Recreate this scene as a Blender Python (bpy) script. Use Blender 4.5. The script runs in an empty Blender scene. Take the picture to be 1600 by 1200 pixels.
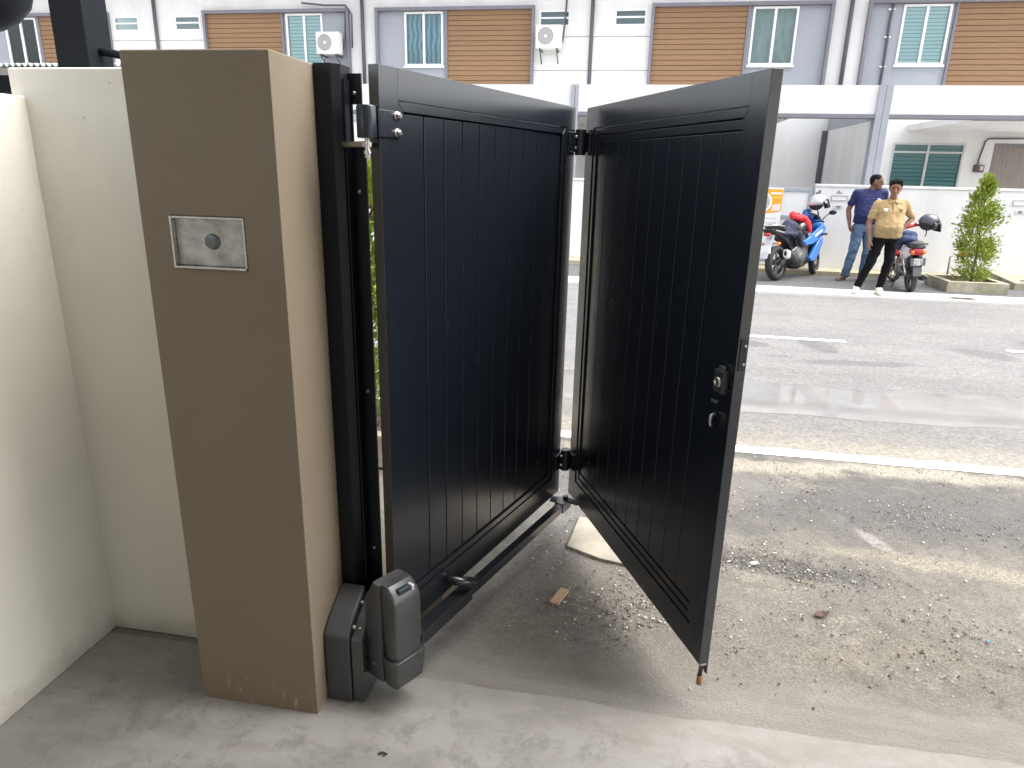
import bpy, bmesh, math, random
from mathutils import Vector, Matrix, noise
R = math.radians
scn = bpy.context.scene
C = scn.collection

# ---------------------------------------------------------------- camera
FPX, PITCH, ROLL, YAW = 1075.38, R(17.18367), R(-1.33410), R(-9.77555)
def cam_matrix():
    cy, sy, cp, sp = math.cos(YAW), math.sin(YAW), math.cos(PITCH), math.sin(PITCH)
    F = Vector((sy*cp, cy*cp, -sp)); Rt = Vector((cy, -sy, 0)); D = F.cross(Rt)
    c, s = math.cos(ROLL), math.sin(ROLL)
    r = Rt*c + D*s; d = D*c - Rt*s
    m = Matrix((r, -d, -F)).transposed().to_4x4()
    m.translation = (0, 0, 1.75)
    return m
cd = bpy.data.cameras.new('camera'); cam = bpy.data.objects.new('camera', cd); C.objects.link(cam)
cd.sensor_width = 36; cd.lens = FPX/1600*36; cd.clip_start = .02; cd.clip_end = 1000
cam.matrix_world = cam_matrix(); scn.camera = cam
# ---------------------------------------------------------------- sky, sun, exposure
SUN_EL, SUN_AZ = R(60), R(84)          # azimuth from +Y towards +X
w = bpy.data.worlds.new('World'); scn.world = w; w.use_nodes = True
nt = w.node_tree; bg = nt.nodes['Background']
sky = nt.nodes.new('ShaderNodeTexSky'); sky.sky_type = 'NISHITA'; sky.sun_disc = False
sky.sun_elevation = SUN_EL; sky.sun_rotation = SUN_AZ; sky.air_density = 1.0; sky.dust_density = 4.0; sky.ozone_density = .6
hs = nt.nodes.new('ShaderNodeHueSaturation'); hs.inputs['Saturation'].default_value = .28
nt.links.new(sky.outputs[0], hs.inputs['Color']); nt.links.new(hs.outputs[0], bg.inputs['Color'])
bg.inputs['Strength'].default_value = .15
sd = bpy.data.lights.new('sun', 'SUN'); sd.energy = 1.1; sd.angle = R(70); sd.color = (1, .95, .88)
so = bpy.data.objects.new('sun', sd); C.objects.link(so)
so.rotation_euler = Vector((math.sin(SUN_AZ)*math.cos(SUN_EL), math.cos(SUN_AZ)*math.cos(SUN_EL), math.sin(SUN_EL))).to_track_quat('Z', 'Y').to_euler()
so.location = (5, 5, 30)
vs = scn.view_settings; vs.view_transform = 'Standard'; vs.look = 'None'; vs.gamma = 1; vs.exposure = 1.88

# ---------------------------------------------------------------- materials
MATS = {}
def mat(name, col, rough=.6, metal=0., var=.0, vscale=4., bump=0., bscale=60., spec=.5, stretch=(1, 1, 1), coat=0., rvar=0., col2=None, rnd=0., alpha=1., trans=0.):
    if name in MATS: return MATS[name]
    m = bpy.data.materials.new(name); m.use_nodes = True; MATS[name] = m
    n = m.node_tree; L = n.links; p = n.nodes['Principled BSDF']
    p.inputs['Base Color'].default_value = (*col, 1); p.inputs['Roughness'].default_value = rough
    p.inputs['Metallic'].default_value = metal; p.inputs['Specular IOR Level'].default_value = spec
    p.inputs['Coat Weight'].default_value = coat; p.inputs['Coat Roughness'].default_value = .08
    if var or bump or rvar:
        tc = n.nodes.new('ShaderNodeTexCoord'); mp = n.nodes.new('ShaderNodeMapping'); mp.inputs['Scale'].default_value = stretch
        L.new(tc.outputs['Object'], mp.inputs[0])
        if var or rvar:
            ns = n.nodes.new('ShaderNodeTexNoise'); ns.inputs['Scale'].default_value = vscale; ns.inputs['Detail'].default_value = 6; ns.inputs['Roughness'].default_value = .65
            L.new(mp.outputs[0], ns.inputs['Vector'])
        if var:
            mx = n.nodes.new('ShaderNodeMix'); mx.data_type = 'RGBA'
            c2 = col2 or tuple(max(0, c*(1-var)) for c in col); c1 = col if col2 else tuple(min(1, c*(1+var*.6)) for c in col)
            mx.inputs[6].default_value = (*c1, 1); mx.inputs[7].default_value = (*c2, 1)
            rp = n.nodes.new('ShaderNodeMapRange'); rp.inputs[1].default_value = .32; rp.inputs[2].default_value = .68
            L.new(ns.outputs[0], rp.inputs[0]); L.new(rp.outputs[0], mx.inputs[0])
            out = mx.outputs[2]
            if rnd:
                oi = n.nodes.new('ShaderNodeObjectInfo'); hv = n.nodes.new('ShaderNodeHueSaturation')
                mr = n.nodes.new('ShaderNodeMapRange'); mr.inputs[3].default_value = 1-rnd; mr.inputs[4].default_value = 1+rnd
                L.new(oi.outputs['Random'], mr.inputs[0]); L.new(mr.outputs[0], hv.inputs['Value']); L.new(out, hv.inputs['Color']); out = hv.outputs[0]
            L.new(out, p.inputs['Base Color'])
        if rvar:
            r2 = n.nodes.new('ShaderNodeMapRange'); r2.inputs[1].default_value = .3; r2.inputs[2].default_value = .7
            r2.inputs[3].default_value = max(.02, rough-rvar); r2.inputs[4].default_value = min(1, rough+rvar)
            L.new(ns.outputs[0], r2.inputs[0]); L.new(r2.outputs[0], p.inputs['Roughness'])
        if bump:
            nb = n.nodes.new('ShaderNodeTexNoise'); nb.inputs['Scale'].default_value = bscale; nb.inputs['Detail'].default_value = 4
            L.new(mp.outputs[0], nb.inputs['Vector'])
            b = n.nodes.new('ShaderNodeBump'); b.inputs['Strength'].default_value = bump; b.inputs['Distance'].default_value = .01
            L.new(nb.outputs[0], b.inputs['Height']); L.new(b.outputs[0], p.inputs['Normal'])
    return m

GATE = GATE_S = None
JAMB = mat('jamb_powdercoat', (.007, .009, .014), .42, 0, 0, 3, .01, 8, .3, (60, 60, .6))
MATTEB = mat('matte_black', (.009, .011, .015), .7, spec=.15)
STEEL = mat('stainless', (.62, .61, .59), .28, 1, .2, 30, rvar=.1)
GALV = mat('zinc_screw', (.6, .6, .58), .35, 1)
PILLAR = None
CREAM = None
MOTOR = mat('motor_grey_plastic', (.08, .085, .086), .28, .5, .12, 6, .04, 300, rvar=.05)
BOXG = mat('control_box_grey', (.055, .056, .06), .45, .1, .15, 5, .05, 300)
RUBBER = mat('black_rubber', (.018, .018, .019), .7, 0, .3, 20)
PLAST = mat('black_plastic', (.014, .014, .016), .38)
WHITEW = mat('white_wall', (.69, .69, .685), .8, 0, .10, 1.1, .06, 60, stretch=(1.6, 1.6, .5))
GREYW = mat('light_grey_wall', (0.3312, 0.3496, 0.391), .8, 0, .05, 1.5, .06, 60)
TRIM = mat('mauve_grey_trim', (.19, .185, .215), .7, 0, .1, 3)
PIPEG = mat('dark_pipe', (.085, .08, .095), .5)
WOOD = mat('brown_cladding', (0.2552, 0.1452, 0.07216), .6, 0, .16, 3, .15, 40, stretch=(1, 1, 14), rnd=.05)
WINW = mat('white_window_frame', (.82, .82, .82), .4)
BLIND = mat('pale_blind', (.72, .86, .88), .7)
BLINDG = mat('teal_blind', (.22, .46, .48), .7)
DARKIN = mat('dark_room', (.17, .235, .25), .9)
ROOFT = mat('roof_tile', (.12, .10, .10), .7, 0, .3, 10)
DOORW = mat('grey_wood_door', (.24, .205, .19), .55, 0, .3, 3, .1, 30, stretch=(18, 18, 1))
PLANTC = mat('mossy_concrete', (.42, .385, .30), .85, 0, .45, 5, .4, 50, col2=(.20, .19, .12))
ACW = mat('ac_white', (.70, .69, .65), .45)
ACG = mat('ac_grille', (.23, .23, .23), .5)
LEAF = mat('leaf_green', (0.144, 0.234, 0.0198), .45, 0, .5, 6, col2=(.33, .36, .05))
TWIG = mat('twig', (.10, .075, .05), .8)
SOIL = mat('soil', (.10, .085, .06), .95, 0, .4, 12, .6, 40)

def glass_mat(name, tint, k):
    m = bpy.data.materials.new(name); m.use_nodes = True; n = m.node_tree; L = n.links
    n.nodes.remove(n.nodes['Principled BSDF'])
    t = n.nodes.new('ShaderNodeBsdfTransparent'); t.inputs[0].default_value = (*tint, 1)
    g = n.nodes.new('ShaderNodeBsdfGlossy'); g.inputs[0].default_value = (.9, .95, .95, 1); g.inputs[1].default_value = .02
    f = n.nodes.new('ShaderNodeFresnel'); f.inputs[0].default_value = k
    mx = n.nodes.new('ShaderNodeMixShader'); L.new(f.outputs[0], mx.inputs[0]); L.new(t.outputs[0], mx.inputs[1]); L.new(g.outputs[0], mx.inputs[2])
    L.new(mx.outputs[0], n.nodes['Material Output'].inputs[0])
    return m
GLASS = glass_mat('window_glass', (.86, .94, .94), 1.6)
VISOR = glass_mat('visor_glass', (.45, .45, .47), 1.5)

# ---------------------------------------------------------------- mesh helpers
def box(bm, x0, x1, y0, y1, z0, z1):
    v = [bm.verts.new((x, y, z)) for z in (z0, z1) for y in (y0, y1) for x in (x0, x1)]
    for f in ((0, 2, 3, 1), (4, 5, 7, 6), (0, 1, 5, 4), (1, 3, 7, 5), (3, 2, 6, 7), (2, 0, 4, 6)):
        bm.faces.new([v[i] for i in f])
    return v
def B(*a):
    bm = bmesh.new(); box(bm, *a); return bm
def tube(bm, pts, r, n=10, cap=True):
    pts = [Vector(p) for p in pts]; rs = r if isinstance(r, (list, tuple)) else [r]*len(pts)
    rings = []; up = None
    for i, p in enumerate(pts):
        d = (pts[min(i+1, len(pts)-1)]-pts[max(i-1, 0)]).normalized()
        if up is None: up = d.orthogonal().normalized()
        up = (up-d*up.dot(d)).normalized(); s = d.cross(up)
        rings.append([bm.verts.new(p+(up*math.cos(2*math.pi*k/n)+s*math.sin(2*math.pi*k/n))*rs[i]) for k in range(n)])
    for a, b in zip(rings, rings[1:]):
        for k in range(n): bm.faces.new((a[k], a[(k+1) % n], b[(k+1) % n], b[k]))
    if cap: bm.faces.new(rings[0][::-1]); bm.faces.new(rings[-1])
def T(pts, r, n=10):
    bm = bmesh.new(); tube(bm, pts, r, n); return bm
def bar(bm, p, q, w, h, up=(0, 0, 1)):
    p, q = Vector(p), Vector(q); d = (q-p).normalized(); u = Vector(up); s = d.cross(u).normalized(); u = s.cross(d)
    v = [bm.verts.new(c+s*a*w/2+u*b*h/2) for c in (p, q) for b in (-1, 1) for a in (-1, 1)]
    for f in ((0, 1, 3, 2), (4, 6, 7, 5), (0, 4, 5, 1), (1, 5, 7, 3), (3, 7, 6, 2), (2, 6, 4, 0)): bm.faces.new([v[i] for i in f])
def lathe(bm, prof, M=None, n=24, close=False):
    M = M or Matrix(); rings = []
    for r, z in prof:
        rings.append([bm.verts.new(M @ Vector((r*math.cos(2*math.pi*k/n), r*math.sin(2*math.pi*k/n), z))) for k in range(n)] if r > 1e-6 else [bm.verts.new(M @ Vector((0, 0, z)))])
    prs = list(zip(rings, rings[1:])) + ([(rings[-1], rings[0])] if close else [])
    for a, b in prs:
        for k in range(n):
            k2 = (k+1) % n
            if len(a) == 1 and len(b) == 1: continue
            if len(a) == 1: bm.faces.new((a[0], b[k2], b[k]))
            elif len(b) == 1: bm.faces.new((a[k], a[k2], b[0]))
            else: bm.faces.new((a[k], a[k2], b[k2], b[k]))
def prism(bm, poly, t0, t1, axis='y'):
    def P(a, b, t): return {'y': (a, t, b), 'x': (t, a, b), 'z': (a, b, t)}[axis]
    A = [bm.verts.new(P(a, b, t0)) for a, b in poly]; D = [bm.verts.new(P(a, b, t1)) for a, b in poly]
    n = len(poly); bm.faces.new(A); bm.faces.new(D[::-1])
    for i in range(n): bm.faces.new((A[i], A[(i+1) % n], D[(i+1) % n], D[i]))
def PR(poly, t0, t1, axis='y'):
    bm = bmesh.new(); prism(bm, poly, t0, t1, axis); return bm
def ell(bm, c, r, M=None, n=14):
    mm = Matrix.Translation(c) @ (M or Matrix()) @ Matrix.Diagonal((*r, 1))
    bmesh.ops.create_uvsphere(bm, u_segments=n, v_segments=max(6, n//2+1), radius=1, matrix=mm)
def hull(bm, items):
    """items: (centre, radius or radii) spheres -> convex hull of all of them"""
    vs_ = []
    for c, r in items:
        rr = r if isinstance(r, (tuple, list)) else (r, r, r)
        for i in range(1, 8):
            th = math.pi*i/8
            for k in range(12):
                ph = 2*math.pi*k/12
                vs_.append(bm.verts.new((c[0]+rr[0]*math.sin(th)*math.cos(ph), c[1]+rr[1]*math.sin(th)*math.sin(ph), c[2]+rr[2]*math.cos(th))))
        vs_.append(bm.verts.new((c[0], c[1], c[2]+rr[2]))); vs_.append(bm.verts.new((c[0], c[1], c[2]-rr[2])))
    res = bmesh.ops.convex_hull(bm, input=vs_)
    bmesh.ops.delete(bm, geom=[g for g in set(res['geom_interior']+res['geom_unused']) if isinstance(g, bmesh.types.BMVert)], context='VERTS')

def wloc(o):
    l = Vector((0, 0, 0))
    while o: l += o.location; o = o.parent
    return l
def obj(name, bm, m, parent=None, world=False, bevel=0, smooth=False, seg=2, kind=None, label=None):
    me = bpy.data.meshes.new(name)
    if not isinstance(bm, bpy.types.Mesh):
        bmesh.ops.recalc_face_normals(bm, faces=bm.faces)
        if world and parent: bmesh.ops.translate(bm, verts=bm.verts, vec=-wloc(parent))
        bm.to_mesh(me); bm.free()
    else: me = bm
    o = bpy.data.objects.new(name, me); C.objects.link(o)
    if m and not me.materials: me.materials.append(m)
    if parent: o.parent = parent
    if smooth: me.polygons.foreach_set('use_smooth', [True]*len(me.polygons))
    if bevel:
        md = o.modifiers.new('bevel', 'BEVEL'); md.width = bevel; md.segments = seg; md.limit_method = 'ANGLE'; md.angle_limit = R(35)
        if smooth is False and seg > 1:
            me.polygons.foreach_set('use_smooth', [True]*len(me.polygons)); md.harden_normals = True
    if kind: o['kind'] = kind
    if label: o['label'] = label
    return o
def inst(src, loc, parent=None, name=None, scale=None):
    o = src.copy(); o.name = name or src.name.split('.')[0]; C.objects.link(o); o.location = loc; o.parent = parent
    if scale: o.scale = scale
    return o
def tag(o, label, cat, group=None):
    o['label'] = label; o['category'] = cat
    if group: o['group'] = group
    return o
def thing(name, label, cat, loc=(0, 0, 0), rotz=0, group=None):
    o = bpy.data.objects.new(name, None); o.empty_display_size = .1; C.objects.link(o)
    o.location = loc; o.rotation_euler = (0, 0, rotz); return tag(o, label, cat, group)
def struct(name, bm, m, **k):
    return obj(name, bm, m, kind='structure', **k)
_scr = bpy.data.scenes.new('scratch')
def evaluated_mesh(o):
    _scr.collection.objects.link(o); vl = _scr.view_layers[0]; vl.update(); dg = vl.depsgraph
    out = bpy.data.meshes.new_from_object(o.evaluated_get(dg)); bpy.data.objects.remove(o); return out
def remesh(bm, vox, smooth=4, amp=0., nsc=20.):
    """voxel union of overlapping closed shapes -> one continuous smooth surface"""
    me = bpy.data.meshes.new('tmp'); bmesh.ops.recalc_face_normals(bm, faces=bm.faces); bm.to_mesh(me); bm.free()
    o = bpy.data.objects.new('tmp', me)
    md = o.modifiers.new('r', 'REMESH'); md.mode = 'VOXEL'; md.voxel_size = vox; md.use_smooth_shade = True
    if smooth:
        s = o.modifiers.new('s', 'SMOOTH'); s.factor = .5; s.iterations = smooth
    out = evaluated_mesh(o); bpy.data.meshes.remove(me)
    if amp:
        nrm = [v.normal.copy() for v in out.vertices]
        for v, nv in zip(out.vertices, nrm):
            q = v.co*nsc; v.co += nv*(noise.noise(q)+.5*noise.noise(q*2.1)+.9*(.3-abs(noise.noise(Vector((q.x*1.1, q.y, q.z*2.2))+Vector((7, 3, 1))))))*amp
    out.polygons.foreach_set('use_smooth', [True]*len(out.polygons))
    return out
def grid(x0, x1, y0, y1, nx, ny, z=0., f=None):
    bm = bmesh.new(); V = [[bm.verts.new((x0+(x1-x0)*i/nx, y0+(y1-y0)*j/ny, z)) for i in range(nx+1)] for j in range(ny+1)]
    if f:
        for r in V:
            for v in r: f(v)
    for j in range(ny):
        for i in range(nx): bm.faces.new((V[j][i], V[j][i+1], V[j+1][i+1], V[j+1][i]))
    return bm

# ---------------------------------------------------------------- node helper for ground materials
class NG:
    def __init__(s, name):
        s.m = bpy.data.materials.new(name); s.m.use_nodes = True; s.n = s.m.node_tree.nodes; s.L = s.m.node_tree.links
        s.p = s.n['Principled BSDF']; tc = s.n.new('ShaderNodeTexCoord'); s.co = tc.outputs['Object']
    def noise(s, scale, detail=5, rough=.6, stretch=None, dist=0):
        t = s.n.new('ShaderNodeTexNoise'); t.inputs['Scale'].default_value = scale; t.inputs['Detail'].default_value = detail
        t.inputs['Roughness'].default_value = rough; t.inputs['Distortion'].default_value = dist
        src = s.co
        if stretch:
            mp = s.n.new('ShaderNodeMapping'); mp.inputs['Scale'].default_value = stretch; s.L.new(s.co, mp.inputs[0]); src = mp.outputs[0]
        s.L.new(src, t.inputs['Vector']); return t.outputs[0]
    def vor(s, scale):
        t = s.n.new('ShaderNodeTexVoronoi'); t.inputs['Scale'].default_value = scale; s.L.new(s.co, t.inputs['Vector']); return t
    def ramp(s, x, a, b, c=0., d=1.):
        t = s.n.new('ShaderNodeMapRange'); t.interpolation_type = 'SMOOTHSTEP'
        for i, v in ((1, a), (2, b), (3, c), (4, d)): t.inputs[i].default_value = v
        s.L.new(x, t.inputs[0]); return t.outputs[0]
    def math(s, op, a, b=0.):
        t = s.n.new('ShaderNodeMath'); t.operation = op
        for i, v in enumerate((a, b)):
            if isinstance(v, (int, float)): t.inputs[i].default_value = v
            else: s.L.new(v, t.inputs[i])
        return t.outputs[0]
    def mix(s, f, a, b):
        t = s.n.new('ShaderNodeMix'); t.data_type = 'RGBA'
        for i, v in ((0, f), (6, a), (7, b)):
            if isinstance(v, (int, float)): t.inputs[i].default_value = v
            elif isinstance(v, tuple): t.inputs[i].default_value = (*v, 1)
            else: s.L.new(v, t.inputs[i])
        return t.outputs[2]
    def axis(s, i):
        t = s.n.new('ShaderNodeSeparateXYZ'); s.L.new(s.co, t.inputs[0]); return t.outputs[i]
    def spot(s, c, r, rot, soft=.25, wob=.35, wsc=3.):
        """0..1 mask of an irregular patch"""
        mp = s.n.new('ShaderNodeMapping'); mp.vector_type = 'TEXTURE'
        mp.inputs['Location'].default_value = (c[0], c[1], 0); mp.inputs['Rotation'].default_value = (0, 0, rot); mp.inputs['Scale'].default_value = (r[0], r[1], 1)
        s.L.new(s.co, mp.inputs[0])
        ln = s.n.new('ShaderNodeVectorMath'); ln.operation = 'LENGTH'; s.L.new(mp.outputs[0], ln.inputs[0])
        d = s.math('ADD', ln.outputs['Value'], s.math('MULTIPLY', s.math('SUBTRACT', s.noise(wsc), .5), wob*4))
        return s.ramp(d, 1-soft, 1+soft, 1, 0)
    def bump(s, h, st, dist):
        b = s.n.new('ShaderNodeBump'); b.inputs['Strength'].default_value = st; b.inputs['Distance'].default_value = dist
        s.L.new(h, b.inputs['Height']); s.L.new(b.outputs[0], s.p.inputs['Normal'])
    def out(s, col, rough):
        s.L.new(col, s.p.inputs['Base Color'])
        if isinstance(rough, (int, float)): s.p.inputs['Roughness'].default_value = rough
        else: s.L.new(rough, s.p.inputs['Roughness'])
        return s.m

def m_concrete():
    g = NG('porch_concrete'); big = g.noise(1.1, 4, .55); mid = g.noise(5, 6, .65, (1, 2.2, 1)); fine = g.noise(160, 3)
    c = g.mix(g.ramp(big, .35, .65), (.30, .29, .272), (.26, .25, .23))
    c = g.mix(g.ramp(mid, .45, .75, 0, .6), c, (.185, .175, .155))
    c = g.mix(g.ramp(g.noise(2.3, 6, .7), .56, .72, 0, .5), c, (.33, .32, .305))
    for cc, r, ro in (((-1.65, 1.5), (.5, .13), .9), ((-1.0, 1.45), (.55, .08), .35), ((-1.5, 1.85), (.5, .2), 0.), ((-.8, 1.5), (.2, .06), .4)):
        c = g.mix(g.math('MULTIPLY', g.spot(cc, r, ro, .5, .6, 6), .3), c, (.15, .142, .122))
    c = g.mix(g.math('MULTIPLY', g.spot((-1.28, 1.66), (.12, .03), .1, .6, .9, 22), .25), c, (.5, .49, .46))
    c = g.mix(g.ramp(g.noise(7, 8, .78, dist=.4), .50, .64, 0, .6), c, (.135, .128, .113))
    edge = g.ramp(g.math('ADD', g.axis(1), g.math('MULTIPLY', g.math('SUBTRACT', mid, .5), .35)), 1.72, 1.97)
    c = g.mix(g.math('MULTIPLY', edge, .8), c, (.225, .212, .19))
    c = g.mix(g.ramp(fine, .3, .7, 0, .22), c, (.12, .115, .10))
    g.bump(g.math('ADD', g.math('MULTIPLY', mid, .6), g.math('MULTIPLY', fine, .25)), .35, .01)
    return g.out(c, g.ramp(mid, .3, .7, .62, .9))
def m_driveway():
    g = NG('sandy_apron'); y = g.axis(1)
    big = g.noise(1.3, 5, .6, dist=.4); mid = g.noise(5.5, 6, .7); fine = g.noise(95, 4, .7); vf = g.noise(260, 2)
    c = g.mix(g.ramp(big, .36, .66), (.20, .183, .152), (.155, .146, .126))
    # cement strip along the gate line
    strip = g.ramp(g.math('ADD', y, g.math('MULTIPLY', g.math('SUBTRACT', mid, .5), .35)), 2.08, 2.36, 1, 0)
    c = g.mix(strip, c, g.mix(g.ramp(g.noise(3, 5, .6, (1, 5, 1)), .35, .7), (.235, .22, .197), (.195, .18, .16)))
    # dark bitumen gravel near the road
    far = g.ramp(g.math('ADD', y, g.math('MULTIPLY', g.math('SUBTRACT', big, .5), 2.6)), 3.15, 3.75)
    pat = g.noise(2.6, 7, .72, dist=.6)
    c = g.mix(g.math('MULTIPLY', far, g.ramp(pat, .40, .56, .2, 1.)), c, (.062, .061, .062))
    nstrip = g.math('SUBTRACT', 1., strip)
    c = g.mix(g.math('MULTIPLY', nstrip, g.ramp(g.noise(2.4, 8, .78, dist=.9), .49, .60, 0, .75)), c, (.115, .108, .095))
    c = g.mix(g.math('MULTIPLY', nstrip, g.ramp(g.noise(3.1, 8, .78, dist=.9), .53, .63, 0, .7)), c, (.32, .285, .23))
    c = g.mix(g.math('MULTIPLY', nstrip, g.ramp(g.noise(11, 6, .75, dist=.5), .54, .64, 0, .65)), c, (.10, .094, .082))
    for cc, r, ro, k, col in (((.02, 2.62), (.42, .34), .2, .75, (.13, .115, .095)), ((.75, 3.05), (.40, .09), -.1, .9, (.06, .06, .064)), ((-.3, 3.5), (.3, .5), 0, .7, (.13, .13, .13)),  # first patch: dirt in the gate fold with its shade painted in
                             ((1.25, 2.5), (.3, .06), -.4, .55, (.22, .20, .15)), ((.95, 2.42), (.25, .07), .3, .5, (.24, .21, .16)), ((1.5, 3.75), (.75, .30), .05, .9, (.065, .065, .068)), ((2.2, 4.0), (.5, .2), 0, .8, (.08, .078, .078)),
                             ((.75, 3.9), (.3, .16), .2, .6, (.15, .145, .14)), ((1.3, 3.4), (.10, .035), -1.05, .45, (.50, .48, .45)), ((1.75, 3.18), (.7, .07), -.1, .45, (.42, .37, .27)), ((.9, 4.25), (.5, .1), 0, .6, (.52, .46, .35)), ((1.9, 4.35), (.6, .09), 0, .6, (.52, .47, .38)), ((.05, 2.22), (.5, .12), -.1, .55, (.16, .145, .12))):
        c = g.mix(g.math('MULTIPLY', g.spot(cc, r, ro, .45, .55, 4), k), c, col)
    cs = g.noise(30, 5, .75); c = g.mix(g.math('MULTIPLY', g.ramp(cs, .52, .66), g.math('SUBTRACT', .6, g.math('MULTIPLY', strip, .5))), c, (.12, .11, .095))
    gr = g.ramp(fine, .44, .60)
    c = g.mix(g.math('MULTIPLY', g.math('SUBTRACT', 1., gr), g.math('SUBTRACT', .62, g.math('MULTIPLY', strip, .5))), c, (.09, .083, .072))
    c = g.mix(g.math('MULTIPLY', g.ramp(vf, .56, .72), g.math('SUBTRACT', .55, g.math('MULTIPLY', strip, .45))), c, (.50, .47, .41))
    g.bump(g.math('ADD', fine, g.math('MULTIPLY', vf, .5)), .7, .012)
    return g.out(c, .92)
def m_asphalt(name, a, b, stains=(), dust=True):
    g = NG(name); big = g.noise(.55, 4, .6, (1, 2.5, 1)); mid = g.noise(3.2, 6, .65, (1, 2, 1)); fine = g.noise(110, 3, .7)
    c = g.mix(g.ramp(big, .35, .65), a, b)
    c = g.mix(g.ramp(mid, .5, .72, 0, .5), c, tuple(v*.7 for v in b))
    if dust:
        y = g.axis(1); sh = g.ramp(g.math('ADD', y, g.math('MULTIPLY', g.math('SUBTRACT', mid, .5), 1.6)), 4.55, 5.5, 1, 0)
        c = g.mix(g.math('MULTIPLY', sh, .55), c, (.34, .30, .22))
        c = g.mix(g.math('MULTIPLY', g.spot((2, 5.15), (3.2, .32), 0, .6, .4, 2), .35), c, (.10, .10, .10))
        c = g.mix(g.math('MULTIPLY', g.spot((2.4, 6.6), (3.5, .25), 0, .6, .5, 2), .3), c, (.14, .135, .13))
    for cc, r, ro, k in stains: c = g.mix(g.math('MULTIPLY', g.spot(cc, r, ro, .25, .25, 4), k), c, (.075, .073, .075))
    coarse = g.noise(34, 4, .75)
    c = g.mix(g.ramp(coarse, .36, .56, .5, 0), c, (.06, .06, .06)); c = g.mix(g.ramp(coarse, .58, .72, 0, .45), c, (.45, .44, .42))
    c = g.mix(g.ramp(fine, .38, .62, .45, 0), c, (.05, .05, .05)); c = g.mix(g.ramp(fine, .60, .74, 0, .5), c, (.46, .45, .43))
    g.bump(fine, .5, .008)
    return g.out(c, .88)

def m_gate(name, base, rough):
    g = NG(name); z = g.axis(2); st = g.noise(6, 6, .7, (1, 1, .15)); sm = g.noise(3.2, 7, .75, dist=.6); br = g.noise(8, 3, .5, (60, 60, .6))
    low = g.ramp(g.math('ADD', z, g.math('MULTIPLY', g.math('SUBTRACT', sm, .5), .5)), .15, .55, 1, 0)
    dust = g.math('ADD', g.math('MULTIPLY', low, .03), g.ramp(st, .52, .75, 0, .012))
    c = g.mix(dust, base, (.16, .15, .135))
    g.bump(br, .010, .01); g.p.inputs['Specular IOR Level'].default_value = 1.
    return g.out(c, g.ramp(sm, .35, .68, rough-.01, rough+.03))
GATE = m_gate('gate_powdercoat', (.0075, .0105, .0165), .25); GATE_S = m_gate('gate_smooth', (.0085, .0115, .0175), .24)
def m_pillar():
    g = NG('taupe_paint'); z = g.axis(2); mid = g.noise(2.5, 5); fine = g.noise(140, 3)
    c = g.mix(g.ramp(mid, .3, .7), (.216, .175, .124), (.198, .161, .113))
    c = g.mix(g.ramp(g.noise(4, 7, .75, (1, 1, .3)), .54, .72, 0, .35), c, (.225, .20, .16))
    low = g.ramp(g.math('ADD', z, g.math('MULTIPLY', g.math('SUBTRACT', g.noise(6), .5), .25)), .05, .17, 1, 0)
    c = g.mix(g.math('MULTIPLY', low, .5), c, (.19, .135, .09))
    sc = g.ramp(g.noise(26, 4, .7, (1, 1, .28)), .57, .66)
    c = g.mix(g.math('MULTIPLY', g.math('MULTIPLY', sc, low), .65), c, (.42, .34, .25))
    g.bump(fine, .12, .01); return g.out(c, .78)
PILLAR = m_pillar()
def m_cream():
    g = NG('cream_paint'); z = g.axis(2); big = g.noise(1.4, 4); mid = g.noise(7, 6, .7); fine = g.noise(110, 3)
    c = g.mix(g.ramp(big, .35, .65), (.74, .715, .645), (.68, .66, .595))
    c = g.mix(g.ramp(g.noise(2.6, 6, .7, (1, 1, .35)), .54, .74, 0, .35), c, (.53, .50, .42))
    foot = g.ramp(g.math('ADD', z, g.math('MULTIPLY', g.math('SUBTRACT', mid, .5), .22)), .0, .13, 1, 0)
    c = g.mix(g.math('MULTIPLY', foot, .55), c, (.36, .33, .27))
    c = g.mix(g.ramp(g.noise(19, 2), .735, .76, 0, .6), c, (.30, .27, .22))
    g.bump(g.math('ADD', g.math('MULTIPLY', big, 3.), fine), .06, .01); return g.out(c, .8)
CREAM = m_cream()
# ================================================================= SETTING
ground = struct('ground', grid(-250, 250, -250, 250, 1, 1, -.04), m_asphalt('ground_dirt', (.2, .18, .14), (.26, .24, .2), dust=False))
def dz(v):
    n = noise.noise(Vector((v.co.x*5, v.co.y*5, 0)))*.006 + noise.noise(Vector((v.co.x*16, v.co.y*16, 3)))*.005
    k = min(1, max(0, (v.co.y-2.0)/.3)); v.co.z += (n-.004)*k - .002
driveway = struct('driveway', grid(-2.4, 6.0, 1.6, 4.445, 340, 116, 0, dz), m_driveway(), smooth=True)
def pe(v):
    if v.co.y > 1.9: v.co.y += noise.noise(Vector((v.co.x*2.2, 0, 7)))*.022 + noise.noise(Vector((v.co.x*9, 0, 2)))*.008
porch = struct('porch_floor', grid(-1.9, 6.0, -5, 1.965, 120, 40, .006, pe), m_concrete())
road = struct('road', grid(-60, 60, 4.40, 11.44, 1, 1, -.010), m_asphalt('road_asphalt', (.225, .221, .216), (.18, .176, .175),
    (((1.35, 7.75), (.17, .13), 0, .6), ((2.05, 7.85), (.16, .30), .3, .55), ((2.3, 7.15), (.62, .10), .12, .55), ((3.75, 7.9), (.20, .30), .9, .5), ((4.55, 8.6), (.15, .14), 0, .6), ((1.5, 7.25), (.2, .05), 0, .4))))
PAINT = mat('road_paint', (.74, .74, .72), .7, 0, .25, 14, .2, 120)
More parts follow.
